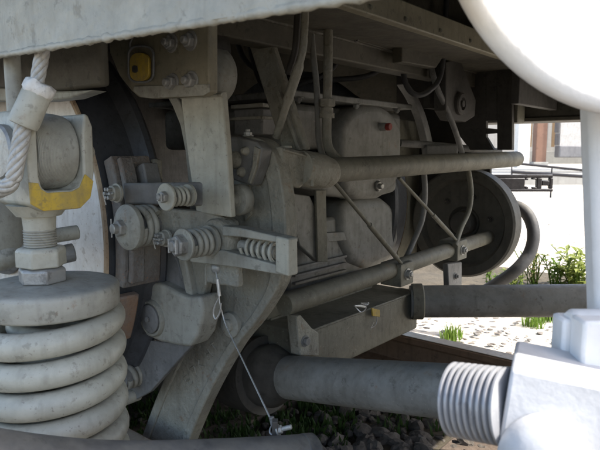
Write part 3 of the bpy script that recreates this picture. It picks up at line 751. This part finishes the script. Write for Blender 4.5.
# lower arm casting with round eye
la = thing('lever_arm', PY(175, 350, .72), 'stout casting with round pin eye below the link plates', 'lever arm')
pts = dens([(138, 300), (146, 287), (158, 283), (176, 292), (188, 297), (200, 296)], 4)
lo_ = [(203, 312), (198, 335), (190, 347), (180, 346), (160, 342), (146, 336), (139, 322)]
MB().prism(outY(pts+lo_, .72), AY*.05).obj('body', 'paint', la, .008, seg=3)
c = PY(153, 318, .72)
MB().lathe(c+AY*.01, -AY, [(0, .04), (.014, .040), (.018, .037), (.018, .033), (.014, .031), (.014, 0)], 40).obj('eye_ring', 'cast', la)
MB().lathe(c+AY*.01, -AY, [(.0, .03), (.02, .03), (.022, .027), (.022, 0)], 36).obj('pin', 'greasy', la)
bolt(c-AY*.012, -AY, .006, la, 'bolt', 'greasy', washer=0, stub=0)
lp = MB().prism(outY([(128, 350), (145, 340), (192, 345), (186, 352), (150, 392), (132, 402), (120, 402), (120, 372)], .735), AY*.012).obj('guard_plate', 'greasy', None, .002); tag(lp, 'flat dark plate under the casting with bulged coil boot', 'plate')
cb_ = thing('spring_boot', PY(133, 395, .72), 'short ribbed spring boot at the foot of the flat dark plate', 'boot')
o = PY(122, 379, .70)
MB().tube([o, o+AY*.075], .021, 24).obj('core', 'greasy', cb_)
MB().helix(o+AY*.008, AY, .022, .006, 3.1, .042, 12, 32).obj('coil', 'paint', cb_, smooth=60)
c = PY(127, 398, .72); MB().lathe(c, AY, [(-.01, 0), (-.01, .012), (-.006, .015), (.03, .015), (.03, 0)], 24).obj('stop', 'paint', cb_)

# ---------------------------------------------------------------- rods across the car
r1 = thing('brake_rod', PX(300, 185, -.735), 'upper straight brake rod running from the lever into the dark', 'brake rod')
a = PX(318, 171, -.735); e = PX(516, 159, -.735)
MB().tube([a, e], .0265, 36).obj('rod', 'olive', r1)
MB().lathe(e, (e-a), [(-.002, .0268), (.006, .026), (.014, .02), (.016, 0)], 36).obj('end_cap', 'olive', r1)
k0 = PX(270, 163, -.735); dv = (a-k0)
b = MB().lathe(a, -dv, [(-.045, .0255), (-.035, .031), (-.012, .035), (.01, .036), (.05, .036), (.06, .034), (.06, 0)], 40)
b.obj('socket', 'cast', r1)
MB().prism(outX([(282, 146), (306, 152), (310, 162), (309, 182), (300, 189), (284, 183)], -.722), -AX*.05).obj('clevis', 'cast', r1, .006)
MB().lathe(PX(286, 147, -.74), AZ, [(-.002, .012), (.002, .011), (.003, 0)], 24).obj('plug', 'paint_clean', r1)
r2 = thing('brake_rod', PX(290, 310, -.80), 'lower brake rod with clamps running up to the far round disc', 'brake rod')
a = PX(284, 305, -.80); e = PX(502, 232.5, -.80)
MB().tube([a, e], .0235, 32).obj('rod', 'olive', r2)
dv = e-a
MB().lathe(e-dv.normalized()*.06, dv, [(0, .0236), (0, .027), (.02, .027), (.022, .0245), (.05, .0245), (.052, 0)], 32).obj('end_ferrule', 'olive', r2)
def clamp(px, py, hw, label):
    c = PX(px, py, -.80); t = thing('rod_clamp', c, label, 'clamp', 'clamps on the lower brake rod')
    MB().obox(c, AX*.032, dv.normalized()*hw, dv.normalized().cross(AX)*.031).obj('block', 'olive', t, .003)
    bolt(c+AX*.032, AX, .012, t, 'bolt', 'steel', stub=.2)
    return c
k1 = clamp(397, 272.5, .035, 'square clamp block with bolt on the lower rod, nearer one')
k2 = clamp(453, 249, .035, 'square clamp block with bolt on the lower rod, farther one')
def thin(name, pts, r, m, label, cat, seg=10, n=6):
    o = MB().tube(smoothpath(pts, n), r, seg).obj(name, m, None, smooth=60); tag(o, label, cat); return o
a1 = PX(334, 182, -.742); e1_ = k1+AX*.02+AZ*.02
h1 = thin('stay_rod', [a1, a1.lerp(e1_, .5), e1_], [.0055]*5+[.0075]*8 if False else .0048, 'olive', 'thin slanting stay from upper rod to the nearer clamp', 'stay rod')
MB().tube([a1.lerp(e1_, .45), a1.lerp(e1_, .88)], .0068, 12).obj('sleeve', 'olive', h1)
a2 = PX(399, 178, -.742); e2_ = k2+AX*.02+AZ*.02
h2 = thin('stay_rod', [a2, a2.lerp(e2_, .5), e2_], .0046, 'olive', 'thin slanting stay from upper rod to the farther clamp', 'stay rod')
MB().tube([a2.lerp(e2_, .5), a2.lerp(e2_, .85)], .0064, 12).obj('sleeve', 'olive', h2)
thin('air_hose', [P(430, 62, 1.72), P(436, 85, 1.72), P(446, 108, 1.75), P(455, 130, 1.78), P(462, 153, 1.84)], .0085, 'greasy', 'thin dark hose hanging down onto the upper rod', 'hose')
thin('air_hose', [P(468, 168, 1.9), P(471, 190, 1.92), P(469, 210, 1.9), P(461, 228, 1.85), P(455, 246, 1.8)], .0085, 'olive', 'thin hose curving from upper rod down to the farther clamp', 'hose')
thin('air_hose', [P(424, 172, 1.75), P(425, 195, 1.76), P(422, 220, 1.77), P(412, 245, 1.75), P(404, 262, 1.7)], .0085, 'greasy', 'grey hose curving down between the two stays', 'hose')
thin('conduit_pipe', [P(400, 143, 1.95), P(440, 146, 2.0), P(500, 152, 2.1)], .013, 'greasy', 'thin grey conduit just above the upper rod', 'pipe')
MB_ = MB().obox(P(440, 150, 1.98), RT*.055, fg*.03, AZ*.018).obj('junction_box', 'greasy', None, .006); tag(MB_, 'small flat grey box on the conduit above the upper rod', 'box')
lk = MB().prism(outX([(448, 264), (462, 262), (462, 285), (449, 287)], -.82), -AX*.02).obj('link_strap', 'greasy', None, .003); tag(lk, 'small hanging strap with bolt below the farther clamp', 'link')
bolt(PX(455, 276, -.82), AX, .009, lk, 'bolt', 'greasy')

# ---------------------------------------------------------------- box beam, lower tubes
bb = thing('spring_plank', PX(360, 340, -.85), 'olive box beam lying below the lower rod', 'box beam')
zt_ = PX(418, 291, -.85).z; zb_ = PX(418, 328, -.85).z; y0_ = PX(303, 340, -.85).y; y1_ = PX(418, 300, -.85).y
MB().box(-1.06, -.85, y0_, y1_, zb_, zt_).obj('beam_body', 'olive', bb, .006)
MB().box(-1.0, -.985, y0_+.02, y1_-.05, zt_+.001, zt_+.06).obj('upstand', 'olive', bb, .003)
lg = MB().prism(outX([(296, 316), (301, 315), (312, 328), (319, 333), (319, 356), (300, 356)], -.842), -AX*.03).obj('lug', 'cast', bb, .003)
bolt(PX(305, 341, -.842), AX, .0105, lg, 'bolt', 'greasy', stub=0, ang=.1)
t = MB().prism([PX(372, 308, -.835), PX(380, 310, -.835), PX(380, 317, -.835), PX(373, 316, -.835)], -AX*.005).obj('yellow_tag', 'yellow', None, .001); tag(t, 'tiny yellow tag wired onto the olive box beam', 'tag')
b = MB(); rn = random.Random(9); pts = [PX(358+rn.uniform(-6, 12), 308+rn.uniform(-5, 5), -.838+rn.uniform(-.01, .01)) for k in range(14)]
o = b.tube(smoothpath(pts, 5), .0015, 6).obj('seal_wire', 'wire'); tag(o, 'tangle of thin seal wire left of the tiny yellow tag', 'wire')
b = MB(); o = b.tube(smoothpath([PX(377, 317, -.836), PX(376, 324, -.838), PX(371, 328, -.84), PX(374, 322, -.838)], 6), .0012, 6).obj('tag_wire', 'wire', t)
lt = thing('torsion_tube', PY(360, 410, 1.03), 'thick grey green tube low down, running behind the threaded fitting', 'tube')
q0, q1 = P(282, 376.5, 1.39), P(450, 391.5, 1.065)
a = q0-(q1-q0)*.04; e = q1+(q1-q0)*.9
MB().tube([a, e], .0505, 48).obj('tube', 'gear', lt)
dvt = (e-a).normalized()
MB().lathe(a-dvt*.04, dvt, [(0, 0), (0, .075), (.03, .075), (.045, .068), (.07, .055), (.085, .0507)], 48).obj('flare', 'dark_steel', lt)
MB().lathe(a-dvt*.14, dvt, [(0, 0), (0, .09), (.1, .095), (.101, 0)], 40).obj('end_drum', 'dark_steel', lt)
ut = thing('torsion_tube', P(500, 317, 1.75), 'straight dark tube level across the right in front of the weeds', 'tube')
MB().tube([P(410, 301.5, 1.78), P(660, 300, 1.72)], .049, 48).obj('tube', 'gear', ut)
MB().lathe(P(412, 301.5, 1.78), (P(660, 300, 1.72)-P(410, 301.5, 1.78)), [(0, 0), (0, .055), (.03, .055), (.034, .05)], 48).obj('collar', 'olive', ut)

# hose loop at the far right
hl = thin('rubber_hose', [P(470, 300, 2.5), P(498, 283, 2.45), P(516, 270, 2.4), P(529, 254, 2.4), P(533.5, 236, 2.4), P(530, 219, 2.42), P(520, 208, 2.45), P(500, 203, 2.5)], .026, 'rubber', 'thick black rubber hose bent in a loop before the bright yard', 'hose', 16)
# slotted black plate
sp_ = thing('slotted_plate', P(525, 190, 2.45), 'black slotted steel plate sticking out into the bright gap', 'plate')
def pq(px0, px1, y0, y1, m='black_paint', n='bar'):
    a, e = P(px0, y1, 2.45), P(px1, y0, 2.45); c = (a+e)/2
    MB().obox(c, RT*((e-a).dot(RT)/2), fg*.012, AZ*((e.z-a.z)/2)).obj(n, m, sp_, .003)
pq(478, 552, 174.5, 177.8); pq(478, 552, 188.6, 191.5); pq(548.6, 552, 177.9, 188.5); pq(536, 541, 177.9, 188.5); pq(478, 524, 177.9, 188.5); pq(541.1, 548.5, 180.5, 185.6)
pq(524.1, 527.5, 177.9, 180); pq(524.1, 527.5, 186.4, 188.5); pq(531.5, 535.9, 177.9, 179.5); pq(531.5, 535.9, 187, 188.5)

# ---------------------------------------------------------------- gear case and motor
gc = thing('gear_case', PX(340, 195, -.97), 'grey gear case with arched cover and red plug', 'gear case')
MB().box(-1.5, -.99, PX(286, 130, -.99).y, PX(402, 130, -.99).y, PX(340, 150, -.99).z, PX(340, 107, -.99).z).obj('housing', 'gear', gc, .02, seg=3)
fz = PX(340, 101, -.97).z
MB().box(-1.5, -.928, PX(283, 100, -.955).y, PX(405, 100, -.955).y, fz-.008, fz+.008).obj('flange', 'gear', gc, .003)
for x in (298, 330, 356, 397): bolt(Vector((-.937, PX(x, 107, -.937).y, fz-.008)), -AZ, .010, gc, 'bolt', 'gear', stub=.3)
# arched front cover
cx = PX(372, 150, -.96)
arch = []
for k in range(25):
    a = math.pi*k/24; arch.append((372+31*math.cos(a), 136-32*math.sin(a)))
arch = [(347, 192), (362, 200), (380, 199), (395, 190), (402, 172)]+arch+[(341, 176)]
MB().prism(outX(arch, -.94), -AX*.1).obj('arched_cover', 'gear', gc, .022, seg=5)
MB().prism(outX([(300, 186), (330, 196), (370, 200), (398, 192), (398, 160), (300, 150)], -.965), -AX*.25).obj('lower_housing', 'gear', gc, .02, seg=3)
o = PX(381, 127, -.94); MB().lathe(o, AX, [(0, .0125), (.02, .0125), (.02, .0)], 20).obj('plug_body', 'steel', gc)
MB().lathe(o+AX*.02, AX, [(-.002, 0), (-.002, .011), (.011, .011), (.013, .0095), (.013, 0)], 20).obj('red_plug', 'red', gc)
bolt(PX(376, 186, -.945), (AX-AY*.2).normalized(), .016, gc, 'drain_plug', 'steel', stub=.6)
mo = thing('traction_motor', PX(330, 260, -1.02), 'dark motor housing panels below the gear case', 'motor')
MB().box(-1.45, -1.02, PX(288, 250, -1.02).y, PX(372, 250, -1.02).y, PX(340, 310, -1.02).z, PX(340, 216, -1.02).z).obj('casing', 'gear', mo, .012)
MB().prism(outX([(282, 236), (344, 232), (347, 240), (282, 247)], -1.0), -AX*.018).obj('strap', 'gear', mo, .002)
for x in (312, 322): bolt(PX(x, 240, -1.0), AX, .005, mo, 'bolt', 'steel', stub=0)
MB().prism(outX([(284, 192), (310, 196), (330, 240), (318, 262), (300, 246)], -.975), -AX*.02).obj('side_sheet', 'gear', mo, .003)
MB().prism(outX([(340, 208), (352, 199), (385, 198), (398, 208), (401, 240), (392, 262), (372, 272), (352, 264), (341, 240)], -1.0), -AX*.25).obj('end_bell', 'gear', mo, .03, seg=4)
for k in range(5):
    zz_ = PX(340, 290, -1.02).z+.012+k*.022
    MB().box(-1.022, -1.008, PX(292, 250, -1.02).y, PX(344, 250, -1.02).y, zz_, zz_+.007).obj('fin', 'gear', mo, .001)
MB().prism(outX([(316, 190), (326, 190), (328, 262), (318, 262)], -.965), -AX*.008).obj('upright', 'olive', mo, .002)
# diagonal stay plate and lines in front of the gear case
dp = link('stay_plate', [(243, 28), (265, 24), (306, 150), (282, 150)], .93, .018, 'cast', 'leaning grey stay plate between bracket bush and gear case', 'plate')
MB().prism(outY([(276, 92), (279, 91), (300, 150), (297, 150)], .922), AY*.008).obj('plate_rib', 'paint', dp, .001)
thin('air_hose', [PY(306, -12, .9), PY(304, 40, .9), PY(300, 62, .9), PY(291, 90, .9), PY(284, 112, .9), PY(276, 138, .9)], [.0075]*13+[.0105]*9+[.0085]*9, 'cast', 'tapered grey hose slanting in front of the stay plate', 'hose')
thin('air_hose', [PY(299, -12, .91), PY(296, 42, .91), PY(293, 58, .91), PY(288, 74, .91)], .007, 'dark_steel', 'short dark hose beside the tapered grey hose, upper end', 'hose')
ap = thing('air_pipe', P(327, 158, 1.3), 'vertical steel air pipe with union nut before the gear case', 'pipe')
MB().tube(smoothpath([P(328, -5, 1.3), P(328, 60, 1.3), P(327, 115, 1.3), P(327, 140, 1.3), P(331, 152, 1.31), P(342, 162, 1.34)], 6), .0105, 18).obj('pipe', 'cast', ap, smooth=60)
c = P(327, 99, 1.3); MB().hex(c, -AZ, .0195, .018, .2).obj('union_nut', 'cast', ap, .001)
MB().lathe(c-AZ*.02, -AZ, [(0, .014), (.012, .014), (.012, .017), (.022, .017), (.023, 0)], 20).obj('union_collar', 'cast', ap)
thin('air_pipe', [P(311, -12, 1.32), P(312, 40, 1.32), P(316, 80, 1.32), P(318, 115, 1.32), P(319, 140, 1.32), P(324, 160, 1.33)], .0075, 'gear', 'thinner bent pipe left of the vertical air pipe', 'pipe')
# greyer bits above the lever
rl = thing('equalizer_block', PY(250, 130, .98), 'dark ribbed block in the gap right of the hanger plate', 'block')
a, e = PY(234, 135, 1.0), PY(262, 108, 1.0)
MB().box(a.x, e.x, 1.0, 1.1, a.z, e.z).obj('block_body', 'greasy', rl, .004)
MB().box(a.x-.01, e.x+.01, .99, 1.11, a.z+.035, a.z+.042).obj('rib', 'cast', rl, .001)
MB().box(a.x-.006, e.x+.006, .995, 1.105, e.z+.002, e.z+.012).obj('lid', 'cast', rl, .002)
# dark plates added to hide the bright yard and keep the far middle dark
far = thing('backing_plates', Vector((-1.25, 1.45, .7)), 'dark backing plates added behind the rods in the middle distance', 'frame')
MB().prism(outX([(398, 118), (428, 124), (428, 262), (398, 262)], -1.1), -AX*.03).obj('backing_plate', 'olive', far, .004)
MB().prism(outX([(428, 118), (474, 126), (474, 158), (428, 158)], -1.12), -AX*.03).obj('backing_plate', 'dark_steel', far, .004)
MB().prism(outX([(431, 160), (474, 160), (470, 265), (431, 200)], -1.16), -AX*.03).obj('backing_plate', 'dark_under', far, .004)
MB().prism(outY([(430, 150), (490, 150), (490, 240), (470, 262), (440, 258), (428, 230)], 2.06), AY*.02).obj('backing_plate', 'dark_under', far, .004)
MB().prism(outY([(396, 70), (456, 62), (456, 150), (430, 262), (396, 262)], 2.03), AY*.02).obj('backing_plate', 'dark_under', far, .004)
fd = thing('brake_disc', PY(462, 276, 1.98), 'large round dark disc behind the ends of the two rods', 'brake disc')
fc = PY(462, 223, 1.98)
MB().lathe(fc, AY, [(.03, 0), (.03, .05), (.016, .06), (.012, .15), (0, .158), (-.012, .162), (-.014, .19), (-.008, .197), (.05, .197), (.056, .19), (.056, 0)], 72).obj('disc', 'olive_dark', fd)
MB().lathe(fc+AY*-.0, AY, [(-.02, 0), (-.02, .03), (-.014, .04), (.028, .044), (.028, 0)], 40).obj('hub', 'dark_steel', fd)
for k in range(6):
    a = k*math.pi/3+.2; bolt(fc+Vector((math.cos(a), 0, math.sin(a)))*.1+AY*.014, -AY, .009, fd, 'bolt', 'dark_steel')
# curved rim guard seen beside the gear case
cv = dens([(404, 84), (414, 100), (422, 120), (428, 145), (430, 165)], 4)
o = MB().ring_prism(outX(cv, -1.02), outX([(x+5, y-1) for x, y in cv], -1.02), -AX*.03).obj('curved_guard', 'greasy', None, .002); tag(o, 'narrow curved guard strip right of the gear case', 'guard')

def weld(p0, p1, r, parent, m, seed=0):
    n = max(8, int((p1-p0).length/.004)); pts = []; rs = []
    for i in range(n+1):
        p = p0.lerp(p1, i/n); q = Vector((i*.7, seed, 0))
        pts.append(p+Vector((noise.noise(q), noise.noise(q+AZ*3), noise.noise(q+AZ*7)))*r*.25); rs.append(r*(.85+.35*noise.noise(q*1.3+AZ*9)))
    MB().tube(pts, rs, 8).obj('weld_bead', m, parent, smooth=60)
weld(Vector((-.85, y0_+.03, zt_)), Vector((-.85, y1_-.01, zt_)), .004, bb, 'olive', 1)
weld(Vector((-.985, y0_+.03, zt_+.002)), Vector((-.985, y1_-.06, zt_+.002)), .005, bb, 'olive', 2)
weld(Vector((-.849, .6, zf+.012)), Vector((-.849, 2.0, zf+.012)), .006, bf, 'brown_paint', 3)
weld(PY(181, 97.5, .6975), PY(222, 95, .6975), .0035, hp, 'paint_clean', 4)
weld(PY(190, 299, .742), PY(205, 297, .742), .0045, la, 'paint', 5)
weld(PY(206, 284.5, .716), PY(206, 258, .716), .003, sa, 'cast', 6)
weld(PX(284, 150, -.72), PX(306, 156, -.72), .003, r1, 'cast', 7)
weld(PX(312, 158, -.708), PX(312, 186, -.708), .004, r1, 'cast', 8)
# cables looping through the dark above the gear case
for k, (pp, lab) in enumerate((([(240, -20, 1.6), (252, 55, 1.6), (268, 90, 1.6), (300, 84, 1.62), (338, 60, 1.65), (350, -20, 1.66)], 'lowest black cable sagging above the gear case'),
        ([(228, -20, 1.7), (242, 55, 1.7), (280, 76, 1.7), (330, 80, 1.72), (385, 64, 1.75), (402, -20, 1.76)], 'long black cable sagging behind the vertical air pipe'),
        ([(395, -10, 1.68), (403, 72, 1.66), (414, 94, 1.66), (430, 90, 1.68), (442, 68, 1.7), (447, -10, 1.7)], 'short black cable loop left of the pin lug'))):
    thin('electric_cable', [P(*q) for q in pp], .008, 'rubber', lab, 'cable', 10, 8)
# ---------------------------------------------------------------- yellow tag on the bracket
yt = thing('yellow_tag', PY(139, 82, .65), 'yellow plastic tag in a wire loop on the bracket at upper left', 'tag')
def rrect(cx_, cy_, w2, h2, r, n=5):
    out_ = []
    for sx, sy, a0 in ((1, 1, 0), (-1, 1, 90), (-1, -1, 180), (1, -1, 270)):
        for k in range(n):
            a = rad(a0+90*k/(n-1)); out_.append((cx_+sx*(w2-r)+r*math.cos(a), cy_+sy*(h2-r)+r*math.sin(a)))
    return out_
MB().prism(outY(rrect(139, 67, 9.5, 14.5, 8.5), .652), AY*.006).obj('tag_plate', 'yellow', yt, .001)
MB().prism(outY(rrect(134.5, 69, 2.6, 3.6, 2), .6505), AY*.003).obj('tag_seal', 'dark_steel', yt, .0005)
lp_ = outY(rrect(141, 64, 12.5, 18, 9, 7), .653); lp_ = smoothpath(lp_+[lp_[0]], 2)
MB().tube(lp_, .0024, 8).obj('wire_loop', 'greasy', yt, smooth=60)
MB().tube(smoothpath(outY([(131, 50), (130, 44), (133, 36), (134, 28)], .653), 5), .0022, 8).obj('wire_tail', 'greasy', yt, smooth=60)

# ---------------------------------------------------------------- safety wire
sw = thing('safety_wire', PY(272, 430, .69), 'thin safety wire hanging from the riveted tab to the foreground bar', 'wire')
tpath = [PY(216, 272, .705), PY(218, 282, .70), PY(219, 292, .70), PY(220, 304, .70), PY(226, 325, .70)]
wend = P(273, 424, .80)
MB().tube(smoothpath(tpath+[tpath[-1].lerp(wend, .4), tpath[-1].lerp(wend, .8), wend], 8), .0013, 8).obj('wire', 'wire', sw, smooth=60)
lo2 = [PY(219, 298, .70), PY(215, 306, .70), PY(213.5, 314, .70), PY(216, 319, .70), PY(220, 312, .70), PY(221, 303, .70)]
MB().tube(smoothpath(lo2, 6), .0016, 8).obj('loop', 'wire', sw, smooth=60)
MB().tube([PY(217.5, 279, .70), PY(219.5, 296, .70)], .0032, 12).obj('crimp', 'wire', sw)
MB().tube([P(271.5, 417, .80), wend], .0036, 12).obj('crimp', 'steel', sw)
MB().tube(smoothpath([wend, P(270, 429, .795), P(271, 434, .79), P(281, 436, .785), P(288, 441, .78), P(292, 452, .775)], 6), .0011, 8).obj('tail', 'wire', sw, smooth=60)
# foreground bar along the bottom left
fb = thing('foreground_bar', P(150, 470, .72), 'dark grey bar crossing the bottom left edge in front of the spring', 'bar')
top = [P(-40, 424, .60), P(0, 431, .62), P(40, 436.5, .64), P(90, 441, .67), P(150, 442, .70), P(230, 439.5, .74), P(303, 435.5, .78)]
path = smoothpath(top, 6)
r_ = .034
MB().tube([p-UP*r_ for p in path], r_, 40).obj('bar_body', 'bar_grey', fb, smooth=60)
ed = path[-1]-path[-2]
MB().lathe(path[-1]-UP*r_, ed, [(-.001, r_), (.0, r_+.001), (.014, r_+.001), (.018, r_-.003), (.018, 0)], 40).obj('end_ring', 'rubber', fb)
cl = P(275, 430, .785)
MB().obox(cl, RT*.004, fg*.006, AZ*.014).obj('clip', 'dark_steel', fb, .001)
bolt(cl+RT*.004, (RT+AZ*.35-fg*.2), .006, fb, 'bolt', 'steel', stub=2.2)

# ---------------------------------------------------------------- bright things at the right, close to the camera
wc = thing('round_casing', P(600, 112, .5), 'big white round casing filling the upper right corner', 'casing')
c = P(615, -70, .45); nrm = (C0-P(560, 60, .52)).normalized(); nrm = Vector((.75, -.55, .22)).normalized()
rr_ = 187*.45/FPX
MB().lathe(c, nrm, [(-.09, 0), (-.09, rr_*.5), (-.02, rr_*.5), (-.018, rr_-.006), (-.014, rr_-.001), (-.008, rr_), (-.003, rr_-.003), (0, rr_-.010), (.001, rr_-.03), (.004, 0)], 96).obj('shell', 'white_paint', wc, smooth=50)
vp_ = thing('white_strut', P(595, 320, .5), 'white upright strut at the right edge under the round casing', 'strut')
MB().prism([P(590, 102, .53), P(645, 102, .53), P(645, 330, .53), P(598, 330, .53)], fg*.025).obj('strut_body', 'white_paint', vp_, .006)
# pipe fitting: block with coarse threaded spigot
pf_ = thing('pipe_fitting', P(550, 450, .46), 'white metal block with coarse threaded spigot at lower right', 'pipe fitting')
dF = .44
f0, f1, f2, f3 = P(511, 369, dF), P(612, 389, dF-.01), P(604, 470, dF-.01), P(497, 452, dF)
t0, t1 = P(516, 346, dF+.07), P(614, 362, dF+.06)
bd = (t0-f0)
MB().prism([f0, f1, f2, f3], Vector((bd.x, bd.y, 0))*1.0+AZ*0.0).obj('block', 'fitting', pf_, .003)
ax0, ax1 = P(507, 406.5, dF+.025), P(451, 398, dF+.025); dv = ax1-ax0
ax0, ax1 = P(508, 407, dF+.016), P(452, 398.5, dF+.046); dv = ax1-ax0
prof = [(0, 0)]; n = 9; st_ = dv.length/n; R0 = 38*(dF+.025)/FPX
for k in range(n):
    q = k*st_; prof += [(q+.0004, R0-.0036), (q+st_*.3, R0), (q+st_*.62, R0), (q+st_*.95, R0-.0036)]
prof += [(dv.length+.001, R0-.005), (dv.length+.001, 0)]
MB().lathe(ax0, dv, prof, 56).obj('threaded_spigot', 'alu', pf_, smooth=60)
b = MB(); dc = P(556, 474, dF-.028)
b.lathe(dc+fg*.03, -fg, [(0, .033), (.016, .033), (.024, .029), (.030, .019), (.032, 0)], 40).obj('domed_plug', 'fitting', pf_, .003)
MB().obox(P(571, 340, dF+.07), RT*.013, fg*.012, AZ*.022).obj('lug', 'white_paint', pf_, .003)
MB().obox(P(592, 350, dF+.045), RT*.014, fg*.012, AZ*.028).obj('lug', 'white_paint', pf_, .003)
MB().lathe(P(604, 338, dF+.06)-RT*.03, RT, [(0, 0), (0, .022), (.004, .025), (.05, .025), (.05, 0)], 30).obj('cross_boss', 'white_paint', pf_)
